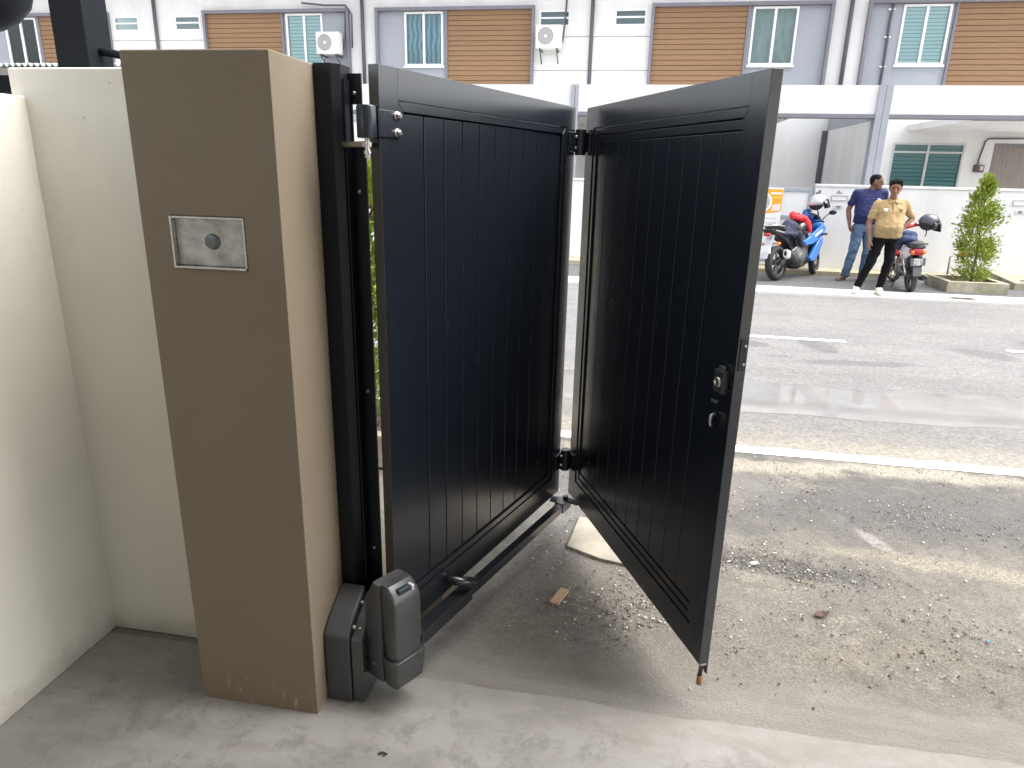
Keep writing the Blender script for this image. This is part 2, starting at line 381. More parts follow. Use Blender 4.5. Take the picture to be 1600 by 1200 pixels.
def line(x0, x1, y0, y1, z, wob=.012, n=60):
    bm = bmesh.new(); a = []; b = []
    for i in range(n+1):
        x = x0+(x1-x0)*i/n
        a.append(bm.verts.new((x, y0+wob*noise.noise(Vector((x*5, 1, 0))), z))); b.append(bm.verts.new((x, y1+wob*noise.noise(Vector((x*5, 9, 0))), z)))
    for i in range(n): bm.faces.new((a[i], a[i+1], b[i+1], b[i]))
    return bm
struct('edge_line', line(-14, 20, 4.458, 4.585, -.005, .012, 260), PAINT)
for x0, x1 in ((-9.2, -6.2), (-4.9, -1.9), (-.6, 2.42), (4.08, 7.1), (8.4, 11.4)):
    struct('lane_dash', line(x0, x1, 8.08, 8.19, -.005, .006, 20), PAINT)
# drain strip, far pavement
KERB = mat('pale_kerb_concrete', (.62, .60, .57), .85, 0, .18, 3, .2, 60)
struct('kerb_strip', B(-60, 60, 11.38, 11.98, -.03, .03), KERB, bevel=.012)
struct('far_pavement', grid(-60, 60, 11.97, 14.5, 1, 1, .015), m_asphalt('pavement_asphalt', (0.1148, 0.1148, 0.119), (.10, .10, .105), dust=False))
struct('front_yard', grid(-60, 60, 14.3, 30, 1, 1, .06), KERB)
LEDGE = mat('stained_ledge', (.50, .43, .30), .9, 0, .5, 3, .3, 40, col2=(.25, .23, .15))
struct('wall_footing', B(-20, 20, 13.72, 14.5, -.02, .10), LEDGE, bevel=.015)
dr = thing('drain_grate', 'small rectangular drain grate set in the pale kerb strip below the planter', 'drain grate', (5.0, 11.55, .031))
obj('frame', B(-.2, .2, -.11, .11, .0, .006), PLANTC, dr)
for i in range(7): obj('slot', B(-.16+i*.045, -.125+i*.045, -.09, .09, .0055, .008), mat('slot_dark', (.03, .03, .03), .9), dr)
# puddle
PUD = mat('wet_puddle', (.20, .195, .19), .03, 0, .2, 2, 0, 1, .5, rvar=.02)
bm = bmesh.new(); a = []; b = []
for i in range(81):
    x = -3+9.5*i/80; t = noise.noise(Vector((x*.8, 0, 5))); u = noise.noise(Vector((x*2.1, 4, 5)))
    k = min(1, (x+3)/1.5, (6.5-x)/1.2); k = max(.02, k)
    a.append(bm.verts.new((x, 5.78-(.42+.16*t+.05*u)*k, -.0082))); b.append(bm.verts.new((x, 5.80+(.42+.14*u-.10*t)*k, -.0082)))
for i in range(80): bm.faces.new((a[i], a[i+1], b[i+1], b[i]))
struct('puddle', bm, PUD)

# own house, unseen: wall behind the camera, roof added and sized to shade the porch
struct('house_wall', B(-1.9, 6.0, -5.2, -5.0, 0, 3.2), CREAM)
struct('porch_shade_roof', B(-2.1, 6.2, -5.2, 1.68, 2.9, 3.1), mat('shade_roof_soffit', (.75, .74, .72), .8))

# ================================================================= NEAR WALLS AND PILLAR
p = thing('gate_pillar', 'tall taupe painted gate pillar with a recessed steel plate', 'pillar', (-1.138, 1.96, 0))
px0, px1 = -1.343, -.929
ps = [(-1.256, 1.474), (-1.036, 1.474), (-1.036, 1.614), (-1.256, 1.614)]
bm = bmesh.new()                      # shaft with a shallow niche for the plate
def ring_face(bm, outer, inner, y):
    O = [bm.verts.new((a, y, b)) for a, b in outer]; I = [bm.verts.new((a, y, b)) for a, b in inner]
    for i in range(4): bm.faces.new((O[i], O[(i+1) % 4], I[(i+1) % 4], I[i]))
    return O, I
O, I = ring_face(bm, [(px0, 0), (px1, 0), (px1, 2.026), (px0, 2.026)], ps, 1.731)
Kb = [bm.verts.new((v.co.x, 2.19, v.co.z)) for v in O]; Ib = [bm.verts.new((v.co.x, 1.755, v.co.z)) for v in I]
for i in range(4):
    j = (i+1) % 4
    bm.faces.new((O[i], O[j], Kb[j], Kb[i])); bm.faces.new((I[i], I[j], Ib[j], Ib[i]))
bm.faces.new(Kb); bm.faces.new(Ib)
obj('shaft', bm, PILLAR, p, world=True, bevel=.004)
pl = obj('steel_plate', B(-1.250, -1.042, 1.744, 1.7535, 1.480, 1.608), mat('dirty_steel', (.56, .56, .53), .42, .75, .55, 14, .1, 40, col2=(.27, .26, .24), rvar=.12), p, world=True, bevel=.002)
bm = bmesh.new(); box(bm, -1.2555, -1.2502, 1.727, 1.754, 1.4745, 1.6135); box(bm, -1.2500, -1.0365, 1.722, 1.754, 1.4745, 1.4795)
box(bm, -1.0415, -1.0365, 1.7295, 1.754, 1.4797, 1.6135); box(bm, -1.2500, -1.0418, 1.7295, 1.754, 1.6085, 1.6135)
obj('steel_lip', bm, STEEL, pl, world=True)
bm = bmesh.new(); lathe(bm, [(0, 0), (.019, 0), (.0215, .003), (.0215, .008)], Matrix.Translation((-1.142, 1.737, 1.547)) @ Matrix.Rotation(R(-90), 4, 'X'), 28)
obj('lock_disc', bm, mat('zinc_disc', (.16, .18, .19), .45, .7, .3, 60), pl, world=True, smooth=True)

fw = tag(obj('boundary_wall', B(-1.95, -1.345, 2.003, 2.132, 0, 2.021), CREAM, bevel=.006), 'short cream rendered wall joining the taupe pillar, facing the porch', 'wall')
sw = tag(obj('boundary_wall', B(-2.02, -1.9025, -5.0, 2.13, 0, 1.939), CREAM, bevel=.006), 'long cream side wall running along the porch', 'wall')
# black square post, tie bar, awning and lamp beyond the wall
po = thing('awning_post', 'thick black square steel post rising behind the cream wall', 'post', (-1.8825, 2.258, 0))
obj('post', B(-1.943, -1.822, 2.2, 2.318, 0, 3.4), MATTEB, po, world=True, bevel=.004)
obj('tie_bar', T([(-1.83, 2.26, 2.105), (-1.78, 2.262, 2.098), (-1.55, 2.20, 2.055), (-1.4, 2.16, 2.035)], .013), MATTEB, po, world=True, smooth=True)
aw = thing('awning', 'low corrugated metal awning standing beyond the cream side wall', 'awning', (-2.9, 3.3, 0))
bm = bmesh.new(); n = 300; ra = []; rb = []
for i in range(n+1):
    x = -3.9+1.6*i/n; z = 2.168+.007*math.sin(i*math.pi/3)
    ra.append(bm.verts.new((x, 3.0, z))); rb.append(bm.verts.new((x, 4.2, z+.10)))
for i in range(n): bm.faces.new((ra[i], ra[i+1], rb[i+1], rb[i]))
o = obj('corrugated_sheet', bm, mat('zinc_sheet', (.55, .56, .56), .45, .6), aw, world=True); o.modifiers.new('s', 'SOLIDIFY').thickness = .006
obj('beam', B(-3.9, -2.62, 3.02, 3.10, 2.05, 2.125), MATTEB, aw, world=True)
for x in (-3.85, -2.33): obj('post', B(x, x+.07, 3.9, 3.97, 0, 2.2), MATTEB, aw, world=True)
lp = thing('garden_lamp', 'black round lamp head on a slim post beyond the side wall', 'lamp', (-3.02, 3.0, 0))
obj('post', T([(-2.985, 2.9, 0), (-2.96, 2.9, 1.9), (-2.92, 2.9, 2.25), (-2.90, 2.9, 2.34)], [.04, .04, .022, .015], 12), MATTEB, lp, world=True, smooth=True)
bm = bmesh.new(); lathe(bm, [(0, 0), (.07, .008), (.13, .04), (.19, .11), (.215, .19), (.16, .29), (.06, .34), (0, .35)], Matrix.Translation((-2.90, 2.9, 2.29)), 28)
obj('lamp_head', bm, MATTEB, lp, world=True, smooth=True)

# ================================================================= GATE
g = thing('gate_jamb', 'black steel gate jamb post fixed to the side of the taupe pillar', 'gate post', (-.87, 2.02, 0))
bm = bmesh.new(); prism(bm, [(-.9275, 1.971), (-.876, 1.971), (-.853, 1.990), (-.853, 2.06), (-.9275, 2.06)], .02, 2.028, 'z')
obj('post', bm, JAMB, g, world=True, bevel=.002)
bm = bmesh.new(); prism(bm, [(-.852, .06), (-.805, .06), (-.805, 1.822), (-.842, 1.822), (-.842, 1.925), (-.812, 1.925), (-.812, 2.008), (-.852, 2.008)], 2.035, 2.043, 'y')
obj('cover_strip', bm, JAMB, g, world=True)
obj('channel_lip', B(-.8515, -.846, 1.995, 2.034, .3, 1.99), JAMB, g, world=True)
bm = bmesh.new(); bar(bm, (-.852, 1.992, 1.812), (-.752, 1.915, 1.812), .03, .016)
obj('pivot_bracket', bm, STEEL, g, world=True, bevel=.003)
def screw(c, d, par, r=.006, h=.004):
    bm = bmesh.new(); lathe(bm, [(0, h), (r*.7, h), (r, h*.4), (r, 0)], Matrix.Translation(c) @ Vector(d).to_track_quat('Z', 'Y').to_matrix().to_4x4(), 12)
    return obj('screw', bm, GALV, par, world=True, smooth=True)
for x, z in ((-.834, 1.955), (-.83, 1.68), (-.83, .47), (-.83, 1.05)): screw((x, 2.035, z), (0, -1, 0), g)

LW = 1.335
def leaf(name, label, org, ang, zb, zt, right):
    t = thing(name, label, 'gate leaf', (org[0], org[1], 0), R(ang)); TH = .035; SW = .085; top = zt; 
    for u0, u1 in ((0, SW), (LW-SW, LW)): obj('stile', B(u0, u1, 0, TH, zb, zt), GATE, t, bevel=.0012)
    for z0, z1 in ((zb, zb+SW+.015), (zt-SW, zt)): obj('rail', B(SW+.0003, LW-SW-.0003, 0.0003, TH-.0003, z0, z1), GATE_S, t, bevel=.0008)
    a0, a1, b0, b1 = SW+.003, LW-SW-.003, zb+SW+.018, zt-SW-.003; mw = .026
    def mould(pts): obj('moulding', PR(pts, .005, .026), GATE_S, t, bevel=.0015)
    mould([(a0, b1), (a1, b1), (a1-mw, b1-mw), (a0+mw, b1-mw)]); mould([(a0, b0), (a0+mw, b0+mw), (a1-mw, b0+mw), (a1, b0)])
    mould([(a0, b0+.001), (a0+mw, b0+mw+.001), (a0+mw, b1-mw-.001), (a0, b1-.001)]); mould([(a1, b0+.001), (a1, b1-.001), (a1-mw, b1-mw-.001), (a1-mw, b0+mw+.001)])
    c0, c1, d0, d1 = a0+mw+.004, a1-mw-.004, b0+mw+.004, b1-mw-.004
    if right:
        obj('moulding', B(c0, c1, .009, .03, d1-.026, d1), GATE_S, t, bevel=.0015); d1 -= .03
        obj('moulding', B(c0, c1, .009, .03, d0, d0+.026), GATE_S, t, bevel=.0015); d0 += .03
    nb = 10; pit = (c1-c0)/nb; src = None
    for i in range(nb):
        if src is None: src = o = obj('board', B(0, pit-.005, 0, .016, d0, d1), GATE, t, bevel=.002)
        else: o = inst(src, (0, 0, 0), t)
        o.location = (c0+i*pit, .013, 0)
    obj('back_sheet', B(a0-.001, a1+.001, .030, .034, b0-.001, b1+.001), GATE_S, t)
    return t
LA, RA = 71.46, -65.0
L1 = leaf('gate_leaf', 'black boarded gate leaf hung on the jamb beside the taupe pillar', (-.722, 1.936), LA, .192, 2.02, False)
L2 = leaf('gate_leaf', 'black boarded gate leaf with the lock, folded on the middle hinges', (-.251, 3.235), RA, .174, 2.02, True)
# top hinge on leaf 1
obj('hinge_plate', B(-.012, .085, -.006, -.0005, 1.832, 1.905), GATE_S, L1, bevel=.002)
obj('hinge_strap', B(-.0125, -.0065, -.006, .035, 1.832, 1.905), GATE_S, L1)
bm = bmesh.new(); lathe(bm, [(0, 1.828), (.026, 1.828), (.027, 1.832), (.027, 1.908), (.024, 1.913), (0, 1.913)], Matrix.Translation((-.034, .018, 0)), 28)
obj('hinge_knuckle', bm, mat('knuckle_blue_black', (.014, .022, .032), .28), L1, smooth=False, bevel=.001)
bm = bmesh.new(); lathe(bm, [(0, 1.775), (.008, 1.775), (.008, 1.785), (.011, 1.786), (.011, 1.796), (.007, 1.797), (.007, 1.83)], Matrix.Translation((-.034, .018, 0)), 12)
obj('hinge_pin', bm, STEEL, L1)
for z in (1.846, 1.892):
    bm = bmesh.new(); M0 = Matrix.Translation((.070, -.006, z)) @ Matrix.Rotation(R(90), 4, 'X')
    lathe(bm, [(0, .014), (.006, .014), (.006, .010), (.0095, .0095), (.0095, .003), (.013, .002), (.013, 0)], M0, 12)
    obj('bolt', bm, STEEL, L1)
# middle hinges: plates on both leaves, knuckle carried by leaf 1
for z0, z1 in ((1.835, 1.918), (.325, .41)):
    obj('hinge_plate', B(LW-.075, LW+.002, -.012, -.0005, z0, z1), GATE_S, L1, bevel=.003)
    obj('hinge_plate', B(-.002, .075, -.012, -.0005, z0, z1), GATE_S, L2, bevel=.003)
    bm = bmesh.new(); lathe(bm, [(0, z0-.012), (.023, z0-.012), (.024, z0-.008), (.024, z1+.008), (.023, z1+.012), (0, z1+.012)], Matrix.Translation((LW+.014, -.022, 0)), 24)
    obj('hinge_knuckle', bm, GATE_S, L1)
    for zz in (z0+.018, z1-.018):
        for par, u in ((L1, LW-.012), (L2, .012)):
            bm = bmesh.new(); lathe(bm, [(0, .004), (.005, .004), (.006, 0)], Matrix.Translation((u, -.012, zz)) @ Matrix.Rotation(R(90), 4, 'X'), 10)
            obj('screw', bm, GALV, par)
# lock parts on leaf 2
lk = obj('lock_block', B(1.262, 1.312, -.022, -.0005, 1.125, 1.195), mat('lock_grey', (.05, .05, .055), .4, .3), L2, bevel=.003)
bm = bmesh.new(); lathe(bm, [(0, .003), (.010, .003), (.012, .006), (.015, .006), (.016, 0)], Matrix.Translation((1.287, -.022, 1.158)) @ Matrix.Rotation(R(90), 4, 'X'), 20)
obj('keyhole_ring', bm, STEEL, lk, smooth=True)
bm = bmesh.new(); box(bm, 1.276, 1.298, -.016, -.006, 1.196, 1.207); obj('lock_tab', bm, GALV, lk)
obj('key', T([(1.268, -.006, 1.05), (1.268, -.02, 1.045), (1.268, -.022, 1.02), (1.268, -.014, 1.008)], .005, 8), STEEL, L2, smooth=True)
for du in (0, .016): obj('screw', T([(1.238+du, -.0005, 1.083), (1.238+du, -.005, 1.083)], .005, 8), GALV, L2)
st = obj('strike_plate', B(LW-.0005, LW+.003, .008, .028, 1.205, 1.30), PLAST, L2)
for zz in (1.225, 1.28): obj('screw', T([(LW+.003, .023, zz), (LW+.005, .023, zz)], .004, 8), GALV, st)
obj('edge_flap', PR([(LW-.06, .174), (LW-.001, .174), (LW-.001, .13), (LW-.012, .13)], .0315, .0355), GATE, L2)
db = obj('drop_bolt', T([(LW-.014, .018, .30), (LW-.014, .018, .115)], .0075, 12), mat('dark_steel', (.12, .12, .125), .35, .9), L2, smooth=True)
obj('brass_tip', T([(LW-.014, .018, .118), (LW-.014, .018, .082), (LW-.014, .018, .078)], [.010, .010, .006], 12), mat('brown_tip', (.30, .155, .07), .5, .3), db, smooth=True)
obj('bolt_bracket', B(LW-.026, LW-.002, .008, .03, .165, .1735), STEEL, db)
# pipe handle under leaf 1
obj('handle_pipe', T([(.315, .002, .245), (.345, -.045, .232), (.385, -.09, .222)], .019, 14), GATE_S, L1, smooth=True)

# motor and its arm
MOZ = .085
mo = thing('gate_motor', 'silver grey gate motor housing with a vented cover on the jamb', 'gate motor', (-.70, 1.865, .105), R(60)); mo.scale = (1.04, 1.04, .85)
# local: -y faces out, z up
def rloft(bm, secs):
    rings = []
    for z, x0, x1, y0, y1, r in secs:
        ring = []
        for cx, cy, a0 in ((x1-r, y1-r, 0), (x0+r, y1-r, 90), (x0+r, y0+r, 180), (x1-r, y0+r, 270)):
            for k in range(5): a = R(a0+k*22.5); ring.append(bm.verts.new((cx+r*math.cos(a), cy+r*math.sin(a), z)))
        rings.append(ring)
    for a, b in zip(rings, rings[1:]):
        for k in range(20): bm.faces.new((a[k], a[(k+1) % 20], b[(k+1) % 20], b[k]))
    bm.faces.new(rings[0][::-1]); bm.faces.new(rings[-1])
bm = bmesh.new(); rloft(bm, [(0, -.062, .062, -.010, .072, .008), (.13, -.064, .064, -.008, .074, .010), (.31, -.062, .062, -.006, .072, .012), (.365, -.060, .060, -.004, .064, .014), (.425, -.054, .054, .000, .04, .012)])
bk = obj('housing_back', bm, BOXG, mo, bevel=.002)
bm = bmesh.new(); rloft(bm, [(0.004, -.060, .060, -.072, -.0115, .014), (.09, -.066, .066, -.078, -.0105, .016), (.125, -.066, .066, -.078, -.0105, .016)])
lo = obj('housing_base', bm, MOTOR, mo, bevel=.002)
bm = bmesh.new(); rloft(bm, [(.1265, -.058, .058, -.068, -.0105, .020), (.20, -.058, .058, -.069, -.0085, .012), (.365, -.056, .056, -.067, -.0045, .010), (.395, -.054, .054, -.060, -.002, .009), (.432, -.049, .049, -.030, .000, .006)])
cv = obj('cover', bm, MOTOR, mo, bevel=.0015)
for i in range(4): obj('vent_slat', B(.030-.0, .0555, -.052, -.030, .33-.017*i, .336-.017*i), MOTOR, cv, bevel=.001)
for i in range(3): obj('vent_slat', B(.032, .0585, -.055, -.034, .19-.017*i, .196-.017*i), MOTOR, cv, bevel=.001)
lt = obj('release_lever', B(-.026, .022, -.058, -.020, .398, .420), mat('lever_dark', (.02, .035, .04), .4), cv, bevel=.003)
obj('lever_clip', B(.024, .034, -.060, -.022, .395, .418), mat('clip_pale', (.62, .66, .68), .3, .3), cv, bevel=.002)
obj('emblem', B(-.0565, -.05, -.03, -.016, .375, .40), MOTOR, cv, bevel=.001)
obj('foot', T([(.02, -.04, .004), (.02, -.04, -.012)], .016, 14), RUBBER, mo)
obj('screw', T([(-.0625, .03, .07), (-.067, .03, .07)], .005, 8), GALV, bk)
obj('mount_bracket', B(-.05, .05, .06, .175, .03, .05), GATE_S, mo)
arm = thing('drive_arm', 'black steel drive arm linking the gate motor to the middle hinge', 'gate arm', (-.63, 2.02, .13))
A0, A1 = Vector((-.668, 1.99, .155)), Vector((-.262, 3.135, .155)); Am = A0.lerp(A1, .27)
bm = bmesh.new(); bar(bm, A0, Am, .056, .052); obj('sleeve', bm, GATE_S, arm, world=True, bevel=.003)
bm = bmesh.new(); bar(bm, Am-Vector((.02, .055, 0)), A1, .038, .040); tb = obj('tube', bm, GATE_S, arm, world=True, bevel=.003)
bm = bmesh.new(); bar(bm, A0.lerp(A1, .3)+Vector((0, 0, .0205)), A1+Vector((0, 0, .0205)), .006, .003); obj('seam', bm, GATE_S, tb, world=True)
bm = bmesh.new(); bar(bm, A1-Vector((.02, .05, 0)), A1+Vector((.012, .035, 0)), .05, .05); obj('clevis', bm, GATE_S, arm, world=True, bevel=.003)
bm = bmesh.new(); bar(bm, (-.33, 3.155, .168), (-.255, 3.15, .168), .055, .008); bar(bm, (-.262, 3.15, .1765), (-.185, 3.11, .1765), .035, .008); obj('fork_plate', bm, GATE_S, arm, world=True)
obj('pivot_bolt', T([(-.255, 3.15, .12), (-.255, 3.15, .195)], .013, 12), GATE_S, arm, world=True)
cb = thing('control_box', 'dark grey control box standing at the foot of the taupe pillar', 'control box', (-.86, 1.88, .008))
bm = bmesh.new(); prism(bm, [(1.80, .008), (1.965, .008), (1.965, .365), (1.86, .318), (1.815, .285), (1.80, .265)], -.926, -.838, 'x')
bo = obj('body', bm, BOXG, cb, world=True, bevel=.008, seg=3)
bm = bmesh.new(); prism(bm, [(1.806, .010), (1.965, .010), (1.965, .345), (1.87, .298), (1.806, .256)], -.835, -.793, 'x')
obj('lid', bm, MOTOR, cb, world=True, bevel=.006, seg=3)
for y, z in ((1.83, .293), (1.905, .337)): screw((-.828, y, z-.004), (0, -.4, 1), cb, .006, .008)
obj('screw', T([(-.812, 1.85, .265), (-.81, 1.835, .285)], .004, 8), GALV, cb, world=True)
pn = tag(obj('concrete_plinth', B(-1.3, -.665, 2.33, 2.62, -.03, .13), mat('brown_plinth', (.21, .175, .12), .85, 0, .25, 8, .4, 50), bevel=.01), 'low brown concrete plinth under the gate leaf behind the motor', 'plinth')

# ================================================================= LITTER AND STONES
pk = tag(obj('wood_offcut', PR([(-.250, 2.505), (-.212, 2.497), (-.176, 2.610), (-.214, 2.620)], .001, .014, 'z'), mat('raw_wood', (.42, .29, .17), .8, 0, .25, 8, .2, 60, stretch=(10, 1, 1)), bevel=.001), 'small pale brown wood offcut lying on the dark gravel', 'wood scrap')
tag(obj('broken_slab', PR([(-.225, 2.985), (-.06, 2.905), (.09, 2.87), (.25, 3.0), (.18, 3.25), (-.19, 3.30)], -.01, .010, 'z'), mat('tan_slab', (.92*0.2805, 0.2338, 0.1913), .9, 0, .25, 6, .4, 70), bevel=.004), 'flat tan broken cement slab on the ground in the gate fold', 'slab')
def flat_leaf(name, c, s, rot, m):
    bm = bmesh.new(); pts = [(-1, 0, .1), (-.5, .45, .28), (.2, .5, .22), (1, 0, .35), (.3, -.45, .05), (-.4, -.4, .02)]
    Mx = Matrix.Translation((*c, .004)) @ Matrix.Rotation(rot, 4, 'Z') @ Matrix.Scale(s, 4)
    cv_ = bm.verts.new(Mx @ Vector((0, 0, .02))); V = [bm.verts.new(Mx @ Vector(q)) for q in pts]
    for i in range(6): bm.faces.new((cv_, V[i], V[(i+1) % 6]))
    o = obj(name, bm, m); o.modifiers.new('s', 'SOLIDIFY').thickness = .0015; return o
DL = mat('dry_leaf', (.055, .026, .017), .7, 0, .3, 30)
tag(flat_leaf('dead_leaf', (.88, 2.665), .035, .3, DL), 'curled dark brown dead leaf on the sandy apron', 'leaf')
tag(flat_leaf('dead_leaf', (.255, 2.62), .02, 1.2, DL), 'small reddish brown dead leaf in the shade of the gate fold', 'leaf')
tag(flat_leaf('dead_leaf', (-.66, 1.615), .018, .1, mat('black_leaf', (.03, .027, .022), .8)), 'thin blackened dead leaf on the porch concrete near the pillar', 'leaf')
tag(flat_leaf('paper_scrap', (.66, 3.02), .022, .2, mat('paper', (.5, .5, .48), .8)), 'small white paper scrap on the dark gravel patch', 'paper')
tag(flat_leaf('bottle_cap', (1.50, 2.62), .012, .2, mat('teal_cap', (.05, .16, .17), .5)), 'tiny teal plastic scrap on the sandy apron', 'scrap')
rs = random.Random(4)
def pebbles(name, n, rects, s0, s1, cols, label):
    verts = []; faces = []; mi = []
    base = [Vector(v) for v in ((1, 0, 0), (-1, 0, 0), (0, 1, 0), (0, -1, 0), (0, 0, 1), (0, 0, -1))]; tri = ((0, 2, 4), (2, 1, 4), (1, 3, 4), (3, 0, 4), (2, 0, 5), (1, 2, 5), (3, 1, 5), (0, 3, 5))
    for _ in range(n):
        x0, x1, y0, y1, wgt = rs.choices(rects, [r[4] for r in rects])[0]
        x, y = rs.gauss((x0+x1)/2, (x1-x0)/3.2), rs.gauss((y0+y1)/2, (y1-y0)/3.2)
        if y > 4.4 or y < 1.6 or abs(x) > 3: continue
        if noise.noise(Vector((x*2.6, y*2.6, 1)))+.5*noise.noise(Vector((x*8, y*8, 2))) < rs.uniform(-.45, .35): continue
        s = s0+(s1-s0)*rs.random()**3; k = len(verts); M0 = Matrix.Rotation(rs.random()*6.3, 3, 'Z') @ Matrix.Rotation(rs.uniform(-.5, .5), 3, 'X')
        for b_ in base: verts.append(tuple(Vector((x, y, s*.25)) + M0 @ Vector((b_.x*s*rs.uniform(.7, 1.2), b_.y*s*rs.uniform(.6, 1), b_.z*s*rs.uniform(.4, .75)))))
        c = rs.choices(range(len(cols)), [q[1] for q in cols])[0]
        for f in tri: faces.append(tuple(k+i for i in f)); mi.append(c)
    me = bpy.data.meshes.new(name); me.from_pydata(verts, [], faces)
    for q in cols: me.materials.append(q[0])
    me.polygons.foreach_set('material_index', mi)
    o = bpy.data.objects.new(name, me); C.objects.link(o); o['kind'] = 'stuff'; tag(o, label, 'gravel'); return o
PD = mat('pebble_dark', (.085, .08, .073), .85); PM = mat('pebble_mid', (.22, .2, .17), .9); PLt = mat('pebble_pale', (.55, .51, .44), .9); PB = mat('pebble_brown', (.16, .09, .05), .9)
pebbles('gravel', 15000, [(-.3, .45, 2.3, 3.0, 2.2), (.45, 1.1, 2.9, 3.15, 2.2), (.5, 2.8, 3.2, 4.4, 3.5), (.4, 2.0, 2.3, 3.0, 1.6), (-.5, .1, 2.9, 4.2, 1.2)], .0018, .0085, [(PD, 3), (PM, 5), (PLt, 1.2), (PB, .4)], 'loose dark and pale gravel scattered over the sandy apron')
pebbles('grit', 1100, [(-1.9, -1.5, 1.85, 2.0, 2), (-1.42, -1.3, 1.62, 1.8, 1.2), (-1.7, -1.0, 1.3, 1.65, 1), (-1.88, -1.75, 1.4, 1.9, 1.2)], .0022, .0075, [(PD, 2), (PM, 4), (PLt, 2.5)], 'fine cement grit along the foot of the porch walls')

# ================================================================= TERRACE HOUSES
FY, PY, UW = 18.0, 14.6, 5.685
CURT = NG('blue_wave_curtain')
wv = CURT.n.new('ShaderNodeTexWave'); wv.bands_direction = 'X'; wv.inputs['Scale'].default_value = 2.6; wv.inputs['Distortion'].default_value = 2.2; wv.inputs['Detail'].default_value = 0; wv.inputs['Detail Scale'].default_value = 1.6
CURT.L.new(CURT.co, wv.inputs['Vector'])
CURT = CURT.out(CURT.mix(CURT.ramp(wv.outputs['Color'], .35, .6), (.03, .20, .36), (.34, .62, .72)), .8)
GREYCURT = mat('grey_sheer', (.38, .43, .43), .9, 0, .3, 2, stretch=(6, 1, 1))

